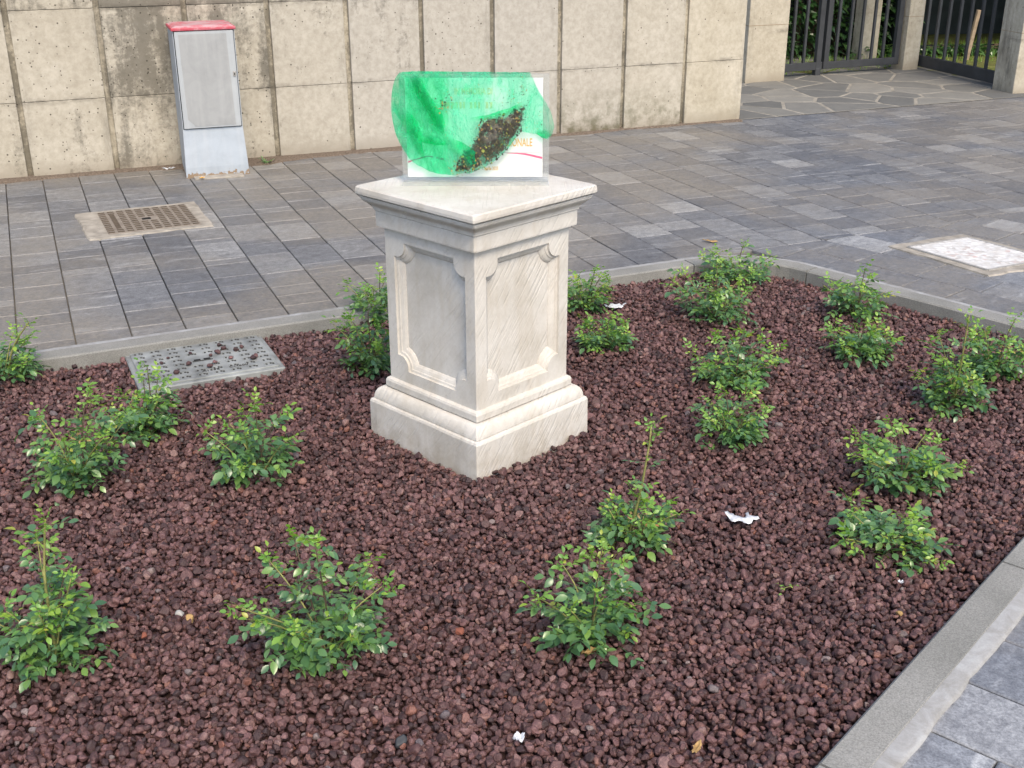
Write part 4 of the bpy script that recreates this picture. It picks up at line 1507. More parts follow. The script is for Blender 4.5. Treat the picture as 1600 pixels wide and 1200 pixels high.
def film_offset(px, py, layer):
    """distance in front of the sign (m)"""
    t = max(0.0, min(1.0, (py - 116) / 110.0))
    o = 0.0085 + 0.012 * t
    o += 0.020 * math.exp(-((px - 745) / 60) ** 2 - ((py - 225) / 38) ** 2)       # sagging pouch
    o += 0.010 * math.exp(-((px - 650) / 22) ** 2 - ((py - 195) / 50) ** 2)
    # diagonal pleats at the left shoulder
    s = (px - 648) * 0.80 - (py - 118) * 0.42
    o += 0.0055 * math.sin(s * 0.30) * math.exp(-(s / 46) ** 2)
    # fan of creases running down to the pouch
    an = math.atan2(py - 90, px - 700)
    o += 0.0028 * math.sin(an * 23 + 1.3) * t + 0.0022 * math.sin(px * 0.16 + py * 0.10)
    v = Vector((px * 0.045, py * 0.045, layer * 7.3))
    o += 0.0060 * mnoise.noise(v) + 0.0040 * (0.5 - abs(mnoise.noise(v * 2.3))) + 0.0016 * mnoise.noise(v * 6.1)
    if px < 630: o -= 0.0011 * (630 - px) * 0.8
    if px > 850: o -= 0.0005 * (px - 850)
    return o


def film_sheet(name, x0, x1, layer, dy=0.0, nx=96, ny=58, top=TOPC, bot=BOTC, flip=1.0):
    V, F = [], []
    for i in range(nx + 1):
        px = x0 + (x1 - x0) * i / nx
        a, b = interp(px, top), interp(px, bot)
        if b - a < 1.0: b = a + 1.0
        for j in range(ny + 1):
            py = a + (b - a) * j / ny
            edge = min(1.0, (j + 0.0) / 3.0)
            off = max(0.0066, film_offset(px, py, layer)) * edge + 0.0 * (1 - edge) + dy * edge
            off = off if flip > 0 else -off
            wz = 0.0012 * mnoise.noise(Vector((px * 0.2, py * 0.2, layer)))
            V.append((PX(px), -off, PZc(py) + 0.003 * (1 - edge) + wz))
    for i in range(nx):
        for j in range(ny):
            a = i * (ny + 1) + j
            F.append((a, a + ny + 1, a + ny + 2, a + 1))
    return mesh_obj(name, V, F, M['film'], bag, smooth=True)


film_sheet('front_film', 612, 866.5, 0)
inner = film_sheet('inner_film', 613, 716, 1, -0.0035, 56, 44)
fd = []
for i in range(57):
    px = 613 + 103 * i / 56
    for j in range(45):
        w = px + 9 * mnoise.noise(Vector((j * 0.16, 3, 1)))
        fd.append(min(1.0, max(0.0, (w - 694) / 14)))
at = inner.data.attributes.new('fade', 'FLOAT', 'POINT'); at.data.foreach_set('value', fd)
# the back of the hood behind the sign
BACK_BOT = [(614, 172), (625, 190), (650, 196), (700, 190), (760, 186), (800, 176), (829, 150)]
film_sheet('rear_film', 614, 829, 2, 0.0, 60, 24, TOPC, BACK_BOT, -1.0)


def fold_strip(name, line, width, layer, dz):
    """an overlapping pleat of film along a polyline of pixels"""
    V, F = [], []
    m = 6; n = 26
    for i in range(n + 1):
        t = i / n * (len(line) - 1)
        k = min(int(t), len(line) - 2); fr = t - k
        cx = line[k][0] + (line[k + 1][0] - line[k][0]) * fr
        cy = line[k][1] + (line[k + 1][1] - line[k][1]) * fr
        dx = line[k + 1][0] - line[k][0]; dy_ = line[k + 1][1] - line[k][1]
        L = math.hypot(dx, dy_); nxp, nyp = -dy_ / L, dx / L
        w = interp(i / n, width)
        for j in range(m + 1):
            u = (j / m - 0.5)
            px = cx + nxp * w * u; py = cy + nyp * w * u
            off = max(0.0066, film_offset(px, py, 0)) + dz * (1 - (2 * u) ** 2) + 0.0016 + 0.0012 * mnoise.noise(Vector((px * .15, py * .15, layer)))
            V.append((PX(px), -off, PZc(py)))
    for i in range(n):
        for j in range(m):
            a = i * (m + 1) + j
            F.append((a, a + 1, a + m + 2, a + m + 1))
    o = mesh_obj(name, V, F, M['fold'], bag, smooth=True)
    fd = []
    for i in range(n + 1):
        ends = min(1.0, min(i, n - i) / 5.0)
        for j in range(m + 1):
            e = 1.0 - (j / m) ** 2.2 if layer % 2 else 1.0 - (1 - j / m) ** 2.2
            fd.append(1.0 - e * ends)
    at = o.data.attributes.new('fade', 'FLOAT', 'POINT'); at.data.foreach_set('value', fd)
    return o


fold_strip('pleat', [(648, 117), (655, 140), (668, 165), (684, 192), (688, 212)], [(0, 22), (0.35, 26), (0.7, 30), (1, 10)], 3, 0.004)
fold_strip('pleat', [(650, 119), (660, 145), (676, 172), (690, 200)], [(0, 14), (0.4, 15), (1, 12)], 4, 0.006)
fold_strip('pleat', [(628, 178), (640, 190), (650, 208), (656, 232), (664, 252)], [(0, 26), (0.4, 24), (0.75, 10), (1, 3)], 5, 0.004)
fold_strip('pleat', [(645, 200), (665, 214), (690, 218), (702, 222)], [(0, 10), (0.5, 16), (1, 3)], 6, 0.004)
fold_strip('pleat', [(700, 222), (722, 232), (738, 243), (726, 256)], [(0, 22), (0.5, 26), (1, 16)], 7, 0.004)
fold_strip('pleat', [(836, 204), (850, 208), (862, 206)], [(0, 4), (0.6, 16), (1, 8)], 8, 0.004)
fold_strip('pleat', [(735, 185), (765, 182), (800, 172), (820, 160)], [(0, 6), (0.5, 10), (1, 8)], 9, 0.003)

# plant debris and residue caught in the film
lit = empty('leaf_litter', ((SX0 + SX1) / 2, SY, TZ))
tag(lit, 'dark wet leaf litter caught in the sagging green bag', 'litter', kind='stuff')
lrng = random.Random(12)
BLOB = [(822, 158), (829, 160), (823, 180), (816, 203), (808, 213), (795, 230), (777, 247), (757, 260), (735, 268), (716, 271), (711, 262), (716, 248), (722, 236), (734, 222), (744, 208), (748, 194), (751, 184), (768, 179), (790, 176), (805, 170)]
sets = {'litter': ([], []), 'tan': ([], []), 'olive': ([], [])}


def flake(px, py, size, key, extra=0.0):
    V, F = sets[key]
    off = film_offset(px, py, 0) + 0.0022 + extra * 0.3
    c = Vector((PX(px), -off, PZc(py)))
    k = lrng.randint(7, 10); b = len(V)
    a0 = lrng.uniform(0, 6.28); st = lrng.uniform(0.25, 0.9); rot = lrng.uniform(0, 3.14)
    V.append(c + Vector((0, -size * lrng.uniform(0.0, 0.10), 0)))
    for i in range(k):
        a = a0 + i * 2 * math.pi / k
        r = size * lrng.uniform(0.6, 1.15)
        x, z = r * math.cos(a), r * st * math.sin(a)
        V.append(c + Vector((x * math.cos(rot) - z * math.sin(rot), size * lrng.uniform(-0.06, 0.06), x * math.sin(rot) + z * math.cos(rot))))
    for i in range(k): F.append((b, b + 1 + i, b + 1 + (i + 1) % k))


def mat_smear():
    t = NT('wet_soil_smear')
    p = t.obj
    a = t.noise(p, 48, 6, 0.72, 0.8)
    fa = t.n('ShaderNodeAttribute', attribute_name='fade')
    al = t.ramp(t.math('SUBTRACT', t.math('ADD', a, 0.16), t.math('MULTIPLY', fa.outputs['Fac'], 0.5)), [(0.50, 0.0), (0.64, 0.95)])
    c = t.ramp(t.noise(p, 90, 4, 0.7), [(0.35, (0.018, 0.016, 0.013)), (0.55, (0.05, 0.042, 0.025)), (0.72, (0.20, 0.17, 0.06))])
    b = t.bsdf(c, 0.35, t.bump(a, 0.7, 0.006), 0.5)
    tp = t.n('ShaderNodeBsdfTransparent')
    m = t.n('ShaderNodeMixShader'); t.set(m.inputs[0], al)
    t.t.links.new(tp.outputs[0], m.inputs[1]); t.t.links.new(b, m.inputs[2])
    return t.done(m.outputs[0])


V, F, fd, ix = [], [], [], {}
bl = [Vector((a, b, 0)) for a, b in BLOB] + [Vector((BLOB[0][0], BLOB[0][1], 0))]
for i in range(61):
    for j in range(61):
        px = 705 + 130 * i / 60; py = 150 + 124 * j / 60
        dd = float(np_dist_line(np.array([px]), np.array([py]), bl)[0]) * (1 if in_poly(px, py, BLOB) else -1)
        if dd < -5 or py > interp(px, BOTC) - 0.5: continue
        ix[i, j] = len(V)
        V.append((PX(px), -(film_offset(px, py, 0) + 0.0016), PZc(py)))
        fd.append(min(1.0, max(0.0, 1 - (dd + 5) / 13)))
for i in range(60):
    for j in range(60):
        q = [ix.get(k) for k in ((i, j), (i + 1, j), (i + 1, j + 1), (i, j + 1))]
        if None not in q: F.append(tuple(q))
sm = mesh_obj('soil_smear', V, F, mat_smear(), lit, smooth=True)
at = sm.data.attributes.new('fade', 'FLOAT', 'POINT'); at.data.foreach_set('value', fd)

cnt = 0
while cnt < 760:
    px = lrng.uniform(712, 830); py = lrng.uniform(156, 272)
    if not in_poly(px, py, BLOB): continue
    nzv = mnoise.noise(Vector((px * 0.06, py * 0.06, 4)))
    if nzv < -0.05 and lrng.random() < 0.85: continue
    sz = lrng.choice((1.0, 0.6, 0.4)) * lrng.uniform(0.0010, 0.0066)
    flake(px, py, sz, lrng.choices(['litter', 'tan', 'olive'], [8.0, 0.8, 1.6])[0], lrng.uniform(0, 0.004))
    cnt += 1
for (cx, cy, sx, sy, nn_, smax) in ((692, 165, 6, 5, 34, 0.0045), (704, 152, 4, 3, 9, 0.003), (699, 141, 4, 4, 7, 0.0022), (745, 131, 3, 4, 7, 0.0022), (795, 157, 14, 8, 34, 0.0026), (806, 145, 8, 8, 9, 0.002),
                               (816, 140, 1.5, 10, 26, 0.0022), (819, 144, 2.5, 2.5, 12, 0.003), (770, 205, 16, 9, 40, 0.003), (690, 196, 8, 10, 16, 0.002), (840, 178, 9, 9, 15, 0.002), (832, 192, 9, 5, 14, 0.0022),
                               (715, 176, 16, 14, 14, 0.0014), (712, 262, 8, 6, 50, 0.0035), (750, 248, 10, 8, 40, 0.003), (790, 170, 20, 8, 20, 0.002), (705, 200, 10, 10, 16, 0.0014)):
    for _ in range(nn_):
        flake(lrng.gauss(cx, sx), lrng.gauss(cy, sy), lrng.uniform(0.0006, smax), lrng.choices(['litter', 'tan', 'olive'], [5, 4, 1.5])[0])
for key, nm in (('litter', 'dark_flakes'), ('tan', 'tan_flakes'), ('olive', 'olive_flakes')):
    mesh_obj(nm, sets[key][0], sets[key][1], M[key], lit)['kind'] = 'stuff'

# ------------------------------------------------------------------ lava gravel (geometry nodes, shared stones)
def rock_mesh(name, seed, sub=3):
    bm = bmesh.new()
    bmesh.ops.create_icosphere(bm, subdivisions=sub, radius=1.0)
    rr = random.Random(seed)
    planes = []
    for _ in range(rr.randint(7, 12)):
        d = Vector((rr.gauss(0, 1), rr.gauss(0, 1), rr.gauss(0, 1))).normalized()
        planes.append((d, rr.uniform(0.50, 0.84)))
    ax = Vector((rr.uniform(0.85, 1.2), rr.uniform(0.75, 1.0), rr.uniform(0.62, 0.85)))
    so = Vector((seed * 3.1, seed * 1.7, seed))
    for v in bm.verts:
        p = v.co.copy()
        for d, c in planes:
            s = p.dot(d)
            if s > c: p -= d * (s - c) * 0.97
        p *= 1 + 0.13 * mnoise.noise(p * 1.6 + so) + 0.05 * mnoise.noise(p * 4.5 + so)
        v.co = Vector((p.x * ax.x, p.y * ax.y, p.z * ax.z))
    me = bpy.data.meshes.new(name)
    bm.to_mesh(me); bm.free()
    me.polygons.foreach_set('use_smooth', [True] * len(me.polygons))
    me.materials.append(M['lava'])
    return me


rocks = [rock_mesh('lava_stone_%d' % i, i + 1) for i in range(16)]
src = bpy.data.collections.new('stone_shapes')
for i, me in enumerate(rocks):
    src.objects.link(bpy.data.objects.new('stone_shape_%02d' % i, me))

nrg = np.random.default_rng(5)
gx0, gx1, gy0, gy1 = -2.6, 2.5, 1.0, 5.35


def layer_points(sp, jit, zoff, r0, r1):
    X, Y = np.meshgrid(np.arange(gx0, gx1, sp), np.arange(gy0, gy1, sp * 0.866))
    X = X + (np.arange(X.shape[0])[:, None] % 2) * sp / 2
    X = X + nrg.uniform(-jit, jit, X.shape) * sp; Y = Y + nrg.uniform(-jit, jit, Y.shape) * sp
    X = X.ravel(); Y = Y.ravel()
    # keep what the camera or a step to the side can see
    keep = (np.abs(X) < 0.50 * Y + 0.55)
    keep &= np_in_poly(X, Y, BED)
    d = np_dist_line(X, Y, INNER)
    c, s = math.cos(-PED_RZ), math.sin(-PED_RZ)
    px, py = (X - PED.x) * c - (Y - PED.y) * s, (X - PED.x) * s + (Y - PED.y) * c
    keep &= (np.maximum(np.abs(px), np.abs(py)) > 0.253)
    c, s = math.cos(-rz2), math.sin(-rz2)
    qx, qy = (X - c2.x) * c - (Y - c2.y) * s, (X - c2.x) * s + (Y - c2.y) * c
    keep &= ~((np.abs(qx) < HX + 0.006) & (np.abs(qy) < HY + 0.008)) | ((qx > 0.17) & (qy < -0.145) & (qx - qy > 0.36))
    X, Y, d = X[keep], Y[keep], d[keep]
    rad = nrg.uniform(r0, r1, X.shape) * np.where(nrg.random(X.shape) < 0.10, 1.35, 1.0) * np.where(nrg.random(X.shape) < 0.2, 0.75, 1.0)
    rad = np.minimum(rad, np.maximum(0.006, d * 1.0 + 0.001))
    Z = gravel_h(X, Y) + zoff + nrg.normal(0, 0.0028, X.shape)
    return X, Y, Z, rad


Ls_ = [layer_points(0.0158, 0.44, -0.005, 0.0070, 0.0112), layer_points(0.0205, 0.48, 0.0035, 0.0055, 0.0108), layer_points(0.048, 0.5, 0.008, 0.0085, 0.0142)]
PXs = np.concatenate([l[0] for l in Ls_]); PYs = np.concatenate([l[1] for l in Ls_]); PZs = np.concatenate([l[2] for l in Ls_]); PR = np.concatenate([l[3] for l in Ls_])
N = len(PXs)
gme = bpy.data.meshes.new('lava_gravel')
gme.vertices.add(N)
co = np.stack([PXs, PYs, PZs], 1).astype(np.float32)
gme.vertices.foreach_set('co', co.ravel())
a = gme.attributes.new('rot', 'FLOAT_VECTOR', 'POINT')
rot = np.stack([nrg.uniform(-0.9, 0.9, N), nrg.uniform(-0.9, 0.9, N), nrg.uniform(0, 6.283, N)], 1).astype(np.float32)
a.data.foreach_set('vector', rot.ravel())
a = gme.attributes.new('size', 'FLOAT', 'POINT'); a.data.foreach_set('value', PR.astype(np.float32))
a = gme.attributes.new('pick', 'INT', 'POINT'); a.data.foreach_set('value', nrg.integers(0, 16, N).astype(np.int32))
gme.materials.append(M['lava'])
gme.update()
gravel = link(bpy.data.objects.new('lava_gravel', gme))
tag(gravel, 'loose dark red lava gravel filling the whole planting bed', 'gravel', kind='stuff')
ng = bpy.data.node_groups.new('scatter_stones', 'GeometryNodeTree')
ng.interface.new_socket('Geometry', in_out='INPUT', socket_type='NodeSocketGeometry')
ng.interface.new_socket('Geometry', in_out='OUTPUT', socket_type='NodeSocketGeometry')
gi = ng.nodes.new('NodeGroupInput'); goo = ng.nodes.new('NodeGroupOutput')
m2p = ng.nodes.new('GeometryNodeMeshToPoints')
iop = ng.nodes.new('GeometryNodeInstanceOnPoints')
ci = ng.nodes.new('GeometryNodeCollectionInfo'); ci.inputs['Collection'].default_value = src
ci.inputs['Separate Children'].default_value = True; ci.inputs['Reset Children'].default_value = True
def named(nm, typ):
    nd = ng.nodes.new('GeometryNodeInputNamedAttribute'); nd.data_type = typ; nd.inputs['Name'].default_value = nm
    return nd.outputs['Attribute']
e2r = ng.nodes.new('FunctionNodeEulerToRotation')
ng.links.new(gi.outputs[0], m2p.inputs['Mesh'])
ng.links.new(m2p.outputs['Points'], iop.inputs['Points'])
ng.links.new(ci.outputs[0], iop.inputs['Instance'])
iop.inputs['Pick Instance'].default_value = True
ng.links.new(named('pick', 'INT'), iop.inputs['Instance Index'])
ng.links.new(named('rot', 'FLOAT_VECTOR'), e2r.inputs[0]); ng.links.new(e2r.outputs[0], iop.inputs['Rotation'])
ng.links.new(named('size', 'FLOAT'), iop.inputs['Scale'])
ng.links.new(iop.outputs['Instances'], goo.inputs[0])
mod = gravel.modifiers.new('scatter_stones', 'NODES'); mod.node_group = ng
print('gravel stones', N)

# stones lying on the plastic cover: each one a thing
srng = random.Random(31)
STONES = [(0.155, 0.052, .009), (0.083, 0.108, .010), (0.090, 0.065, .011), (0.128, 0.030, .011), (0.060, 0.028, .014), (0.030, 0.012, .008), (0.03, -0.068, .011), (0.092, -0.048, .010),
          (0.165, -0.088, .015), (0.178, -0.070, .013), (0.005, -0.098, .013), (-0.062, -0.042, .012), (-0.118, 0.055, .008), (-0.035, 0.068, .007), (-0.115, -0.105, .011), (-0.15, 0.012, .008)]
for i, (x, y, r) in enumerate(STONES):
    p = c2 + Vector((x * math.cos(rz2) - y * math.sin(rz2), x * math.sin(rz2) + y * math.cos(rz2), 0))
    o = bpy.data.objects.new('lava_stone', rocks[i % 16])
    o.location = (p.x, p.y, 0.028 + r * 0.55); o.scale = (r, r, r)
    o.rotation_euler = (srng.uniform(-.4, .4), srng.uniform(-.4, .4), srng.uniform(0, 6))
    link(o)
    tag(o, 'loose lava stone lying on the grey plastic cover', 'stone', 'lava stones on the plastic cover')

# odd stones in the gravel
def gz(x, y): return float(gravel_h(np.array([x]), np.array([y]))[0])


def odd_stone(x, y, r, mat, label, dz=0.012, k=3):
    me = rocks[k].copy(); me.materials.clear(); me.materials.append(mat)
    o = bpy.data.objects.new('pebble', me)
    o.location = (x, y, gz(x, y) + dz); o.scale = (r, r, r); o.rotation_euler = (0.2, 0.3, x * 9)
    link(o); tag(o, label, 'pebble')


odd_stone(-0.231, 1.913, 0.015, M['pebble'], 'black rounded pebble in the gravel near the bottom centre', 0.014, 2)
odd_stone(-0.768, 2.334, 0.013, M['tan'], 'tan pebble in the gravel between the two front left bushes', 0.015, 6)
odd_stone(-0.80, 2.36, 0.012, M['steel'], 'pale grey pebble beside the tan one in the front gravel', 0.014, 7)
brick = mat_plain('brick_red', (0.21, 0.075, 0.05), 0.85, 0.2, 0.2, 60)
odd_stone(0.922, 2.336, 0.011, M['tan'], 'small orange-tan chip near the front right kerb', 0.015, 9)
odd_stone(-0.125, 2.292, 0.013, brick, 'reddish brick chip in the gravel left of the front centre bush', 0.016, 10)
odd_stone(-0.86, 2.27, 0.010, brick, 'bright red chip beside the front left bush', 0.016, 5)

# ------------------------------------------------------------------ rose bushes
def leaflet(V, F, base, d, up, L, W, fold, curl):
    """pointed oval blade folded on its midrib"""
    s = d.cross(up).normalized(); n = s.cross(d).normalized()
    b = len(V)
    prof_ = [(0.0, 0.05), (0.22, 0.72), (0.5, 1.0), (0.78, 0.66), (1.0, 0.03)]
    for t, w in prof_:
        c = base + d * (L * t) - n * (curl * t * t * L)
        hw = W * 0.5 * w
        V.append(c + s * hw + n * hw * fold); V.append(c); V.append(c - s * hw + n * hw * fold)
    for i in range(len(prof_) - 1):
        a = b + i * 3
        F.append((a, a + 1, a + 4, a + 3)); F.append((a + 1, a + 2, a + 5, a + 4))


def compound_leaf(name, seed, n_pairs, size, mat, wid=0.62):
    rr = random.Random(seed)
    V, F = [], []
    nodes = []
    bend = rr.uniform(0.3, 1.1)
    pts = []
    for i in range(6):
        t = i / 5
        pts.append(Vector((size * t, size * 0.12 * math.sin(t * 2 + seed), -size * 0.28 * bend * t * t)))
    tv, tf = tube_data(pts, [size * 0.013 * (1 - 0.5 * i / 5) for i in range(6)], 3)
    V += tv; F += tf
    nF0 = len(F)
    rn = [0.0] * nF0
    up = Vector((0, 0, 1))
    for k in range(n_pairs):
        t = 0.42 + 0.5 * k / max(1, n_pairs - 0.35)
        i = min(4, int(t * 5)); p = pts[i].lerp(pts[i + 1], t * 5 - i)
        td = (pts[i + 1] - pts[i]).normalized()
        for sg in (-1, 1):
            side = Vector((0, sg, 0))
            d = (td * rr.uniform(0.35, 0.7) + side + Vector((0, 0, rr.uniform(-0.25, 0.25)))).normalized()
            L = size * rr.uniform(0.34, 0.46) * (0.8 + 0.2 * k)
            f0 = len(F)
            leaflet(V, F, p, d, (up + Vector((rr.uniform(-.3, .3), rr.uniform(-.3, .3), 0))).normalized(), L, L * wid * rr.uniform(0.9, 1.1), rr.uniform(0.1, 0.45), rr.uniform(0.0, 0.4))
            rn += [rr.random()] * (len(F) - f0)
    d = (pts[5] - pts[4]).normalized()
    L = size * rr.uniform(0.42, 0.54)
    f0 = len(F)
    leaflet(V, F, pts[5], d, up, L, L * wid, rr.uniform(0.1, 0.4), rr.uniform(0.0, 0.35))
    rn += [rr.random()] * (len(F) - f0)
    me = bpy.data.meshes.new(name)
    me.from_pydata([tuple(v) for v in V], [], F)
    me.polygons.foreach_set('use_smooth', [True] * len(me.polygons))
    at = me.attributes.new('rnd', 'FLOAT', 'FACE'); at.data.foreach_set('value', rn)
    me.materials.append(mat)
    return me


mature = [compound_leaf('leaf', 10 + i, 2 if i % 3 else 3, 0.064, M['leaf'], 0.60) for i in range(9)]
young = [compound_leaf('young_leaf', 50 + i, 2 if i % 2 else 1, 0.052, M['young'], 0.60) for i in range(6)]
dry = [compound_leaf('dry_leaf', 80, 1, 0.05, M['dryleaf'], 0.5)]


def place_leaf(me, name, pos, d, roll, sc, parent):
    o = bpy.data.objects.new(name, me)
    x = d.normalized()
    z = Vector((0, 0, 1)) - x * x.z
    if z.length < 0.05: z = Vector((1, 0, 0)) - x * x.x
    z.normalize(); y = z.cross(x)
    y2 = y * math.cos(roll) + z * math.sin(roll); z2 = x.cross(y2)
    Mx = Matrix(((x.x, y2.x, z2.x, pos.x), (x.y, y2.y, z2.y, pos.y), (x.z, y2.z, z2.z, pos.z), (0, 0, 0, 1)))
    COL.objects.link(o)
    o.parent = parent
    o.matrix_local = Mx @ Matrix.Diagonal((sc, sc, sc, 1))
    return o


def cane_obj(pts, r0, r1, parent, mat):
    rad = [r0 + (r1 - r0) * i / (len(pts) - 1) for i in range(len(pts))]
    V, F = tube_data(pts, rad, 5)
    return mesh_obj('cane', V, F, mat, parent, smooth=True)


for pi, (px, py, ph, pw, leggy, lean) in enumerate(PLANTS):
    rr = random.Random(200 + pi)
    z0 = gz(px, py)
    root = empty('rose_bush', (px, py, z0))
    tag(root, PL_LABEL[pi], 'rose bush', 'young rose bushes in the gravel bed')
    pw = pw * 1.12; ph = ph * 0.90
    bush_h = ph * (0.62 if leggy == 1 else 0.42 if leggy == 2 else 0.88)
    ncane = rr.randint(8, 10)
    ga = 2.39996
    nleaf = 0
    for c in range(ncane):
        az = c * ga + rr.uniform(-0.5, 0.5)
        out = pw * 0.43 * rr.uniform(0.40, 1.05) if c else 0.02
        hh = bush_h * rr.uniform(0.62, 1.0) * (1.0 - 0.35 * (out / (pw * 0.5)) ** 2)
        if leggy and c == 0: hh = ph * 0.96; out = 0.03
        elif leggy == 1 and c == 1: hh = ph * 0.72
        elif not leggy and c == 0: hh = ph * 0.97
        top = Vector((math.cos(az) * out + lean * hh / ph, math.sin(az) * out, hh))
        mid = Vector((top.x * 0.42 + rr.uniform(-.02, .02), top.y * 0.42 + rr.uniform(-.02, .02), hh * 0.55))
        b = Vector((rr.uniform(-.022, .022), rr.uniform(-.022, .022), -0.025))
        n = 9
        pts = []
        for i in range(n):
            t = i / (n - 1)
            p = b * (1 - t) ** 2 + 2 * mid * t * (1 - t) + top * t * t
            pts.append(p + Vector((mnoise.noise(p * 9), mnoise.noise(p * 9 + Vector((5, 0, 0))), 0)) * 0.008 * t)
        tl = leggy and c == 0
        cane_obj(pts, 0.0045 if tl else 0.0032, 0.0024 if tl else 0.0013, root, M['cane'] if c % 3 or tl else M['twig'])
        tall = leggy and c == 0
        # leaves up the cane
        length = sum((pts[i + 1] - pts[i]).length for i in range(n - 1))
        step = 0.0170 if not tall else 0.025
        k = max(5, int(length / step))
        for j in range(k):
            t = 0.10 + 0.86 * (j + rr.uniform(0, 0.5)) / k
            i = min(n - 2, int(t * (n - 1))); fr = t * (n - 1) - i
            p = pts[i].lerp(pts[i + 1], min(1, fr))
            la = az + j * ga + rr.uniform(-0.6, 0.6)
            if not tall and rr.random() < 0.55: la = az + rr.gauss(0, 1.0)     # leaves lean outwards
            el = rr.uniform(-0.25, 0.55)
            d = Vector((math.cos(la) * math.cos(el), math.sin(la) * math.cos(el), math.sin(el)))
            yg = t > 0.76 and rr.random() < 0.75 or (t > 0.35 and rr.random() < 0.26)
            size = rr.uniform(0.70, 1.12) * (0.82 if tall else 1.0) * (0.85 + 0.5 * min(0.35, pw))
            if yg: place_leaf(rr.choice(young), 'leaf', p, d + Vector((0, 0, 0.35)), rr.uniform(-.6, .6), size * rr.uniform(0.7, 1.05), root)
            else: place_leaf(rr.choice(mature), 'leaf', p, d, rr.uniform(-.6, .6), size, root)
            nleaf += 1
        # tip of fresh shoots
        for j in range(4 if not tall else 6):
            la = rr.uniform(0, 6.28); el = rr.uniform(0.5, 1.3)
            d = Vector((math.cos(la) * math.cos(el), math.sin(la) * math.cos(el), math.sin(el)))
            place_leaf(rr.choice(young), 'leaf', pts[-1] - Vector((0, 0, 0.008 * j)), d, rr.uniform(-1, 1), rr.uniform(0.45, 0.85), root)
    # skirt of low leaves
    for j in range(12):
        la = rr.uniform(0, 6.28); rad = pw * rr.uniform(0.05, 0.26)
        p = Vector((math.cos(la) * rad, math.sin(la) * rad, rr.uniform(0.012, 0.05)))
        place_leaf(rr.choice(mature), 'leaf', p, Vector((math.cos(la), math.sin(la), rr.uniform(-0.1, 0.3))), rr.uniform(-.5, .5), rr.uniform(0.7, 1.05), root)
    # dense heart of the bush
    for j in range(34 if leggy != 2 else 18):
        la = rr.uniform(0, 6.28); rad = pw * 0.34 * math.sqrt(rr.random()); zz = rr.uniform(0.10, 0.80) * bush_h * (1 - 0.45 * rad / (pw * 0.34))
        p = Vector((math.cos(la) * rad * 0.8 + lean * zz / ph, math.sin(la) * rad * 0.8, zz))
        lb = la + rr.gauss(0, 0.7)
        me = rr.choice(young) if rr.random() < 0.16 else rr.choice(mature)
        place_leaf(me, 'leaf', p, Vector((math.cos(lb), math.sin(lb), rr.uniform(-0.15, 0.65))), rr.uniform(-.7, .7), rr.uniform(0.6, 0.95), root)
    if pi in (2, 19, 12, 7):
        for j in range(3):
            la = rr.uniform(0, 6.28)
            place_leaf(dry[0], 'leaf', Vector((rr.uniform(-.04, .04), -0.03, bush_h * rr.uniform(0.5, 0.7))), Vector((math.cos(la), math.sin(la), 0.2)), 0.3, 0.7, root)

# ------------------------------------------------------------------ litter on the ground
def scrap(name, x, y, z, w, h, seed, mat, label, cat, tall=0.012, rz=0.0, cut=0.0):
    rr = random.Random(seed)
    n = 10
    V, F = [], []
    idx = {}
    for i in range(n + 1):
        for j in range(n + 1):
            u, v = i / n - 0.5, j / n - 0.5
            r = math.hypot(u, v) * 2
            lim = 0.72 + 0.5 * mnoise.noise(Vector((math.atan2(v, u) * 1.6, seed, 0)))
            if r > lim + 0.12: continue
            if cut and v > 0.02 and abs(u) < cut * (v + 0.1): continue
            zz = tall * (0.9 + 1.1 * mnoise.noise(Vector((u * 4, v * 4, seed))) + 0.5 * mnoise.noise(Vector((u * 11, v * 11, seed))) + 1.2 * max(0, r - 0.5))
            idx[i, j] = len(V)
            V.append((u * w, v * h, max(0.0, zz)))
    for i in range(n):
        for j in range(n):
            q = [idx.get(k) for k in ((i, j), (i + 1, j), (i + 1, j + 1), (i, j + 1))]
            q = [k for k in q if k is not None]
            if len(q) >= 3: F.append(tuple(q))
    o = mesh_obj(name, V, F, mat, None, smooth=True, loc=(x, y, z), rz=rz)
    md = o.modifiers.new('thick', 'SOLIDIFY'); md.thickness = 0.0006
    return tag(o, label, cat)


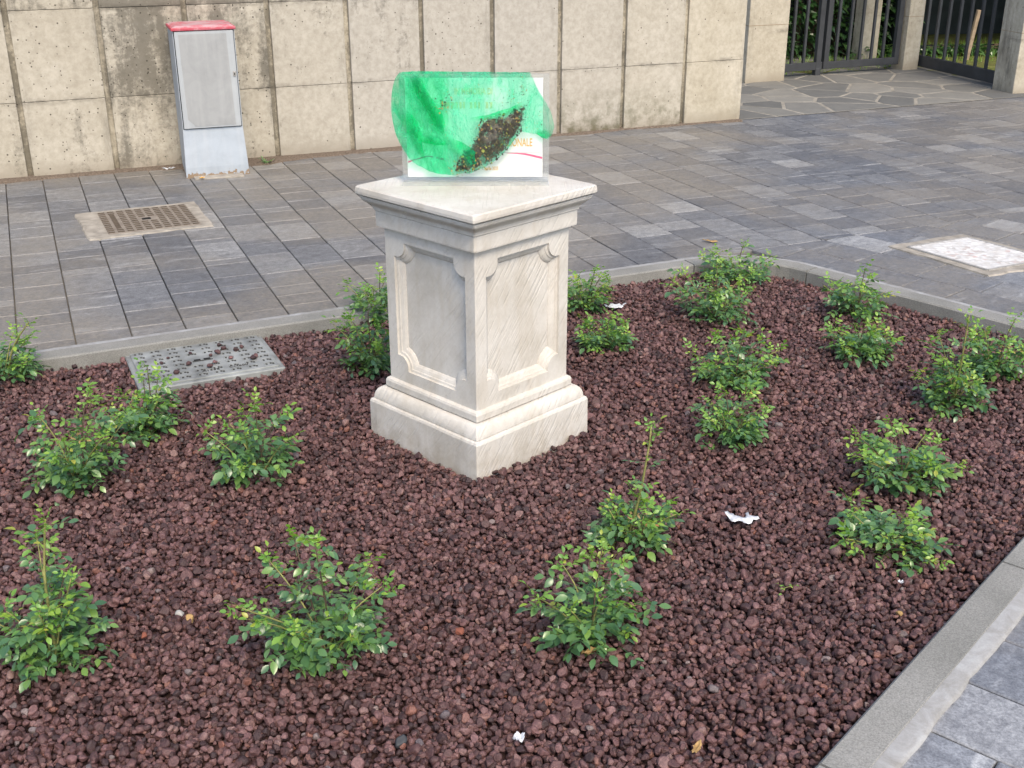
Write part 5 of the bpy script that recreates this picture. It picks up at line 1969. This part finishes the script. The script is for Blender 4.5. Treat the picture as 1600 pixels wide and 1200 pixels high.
scrap('plastic_scrap', 0.635, 2.82, gz(0.635, 2.82) + 0.013, 0.085, 0.120, 8, M['white'], 'torn white plastic scrap lying on the gravel right of the pedestal', 'litter', 0.012, 0.1, 0.55)
scrap('plastic_scrap', 0.434, 4.60, gz(0.434, 4.6) + 0.013, 0.095, 0.06, 5, M['white'], 'white plastic scrap behind the smallest round rose bush', 'litter', 0.012, 0.1)
scrap('paper_scrap', 0.012, 1.905, gz(0.012, 1.9) + 0.014, 0.034, 0.026, 9, M['white'], 'small white paper scrap on the gravel at the bottom centre', 'litter', 0.010, 0.3)
scrap('paper_scrap', 0.965, 2.47, gz(0.965, 2.47) + 0.014, 0.018, 0.016, 12, M['white'], 'tiny white paper scrap near the front right kerb', 'litter', 0.006, 0.3)
scrap('tissue', -2.105, 7.085, PZ + 0.014, 0.10, 0.030, 14, M['white'], 'crumpled white tissue on the grit left of the cabinet', 'litter', 0.014, 0.35)
scrap('orange_wrapper', -1.85, 6.875, PZ + 0.010, 0.04, 0.02, 15, M['orange'], 'small orange wrapper at the foot of the cabinet', 'litter', 0.006, 0.2)
scrap('fallen_leaf', 0.973, 5.50, PZ + 0.004, 0.10, 0.035, 17, M['tan'], 'dry brown leaf on the paving behind the rounded kerb corner', 'leaf', 0.005, -0.5)
scrap('fallen_leaf', 0.37, 1.87, gz(0.37, 1.87) + 0.014, 0.022, 0.050, 19, M['tan'], 'tan dry leaf on the gravel near the bottom right', 'leaf', 0.008, -0.5)
scrap('fallen_leaf', 0.175, 2.19, gz(0.175, 2.19) + 0.014, 0.055, 0.018, 23, M['tan'], 'curled dry leaf under the front centre rose bush', 'leaf', 0.010, 0.4)

# fresh sprig lying on the gravel
spr = empty('fallen_sprig', (0.67, 2.462, gz(0.67, 2.462) + 0.014))
tag(spr, 'small fallen yellow-green rose sprig on the gravel front right', 'sprig')
V, F = tube_data([(0, 0, 0), (0.012, 0.004, 0.004), (0.026, 0.006, 0.006)], [0.0012, 0.001, 0.0008], 5)
mesh_obj('twig', V, F, M['cane'], spr)
for a in (0.2, 2.2, 4.0):
    place_leaf(young[int(a)], 'leaf', Vector((0.012, 0.004, 0.004)), Vector((math.cos(a), math.sin(a), 0.15)), 0.1, 0.5, spr)

# weed tuft by the cabinet
wd = empty('weed_tuft', (-1.545, 7.335, PZ))
tag(wd, 'small dark weed growing at the wall foot right of the cabinet', 'weed')
rr = random.Random(77)
for j in range(9):
    a = rr.uniform(0, 6.28)
    place_leaf(rr.choice(mature), 'leaf', Vector((rr.uniform(-.02, .02), rr.uniform(-.02, .02), 0.0)), Vector((math.cos(a), math.sin(a), rr.uniform(0.3, 1.4))), 0.2, rr.uniform(0.4, 0.7), wd)
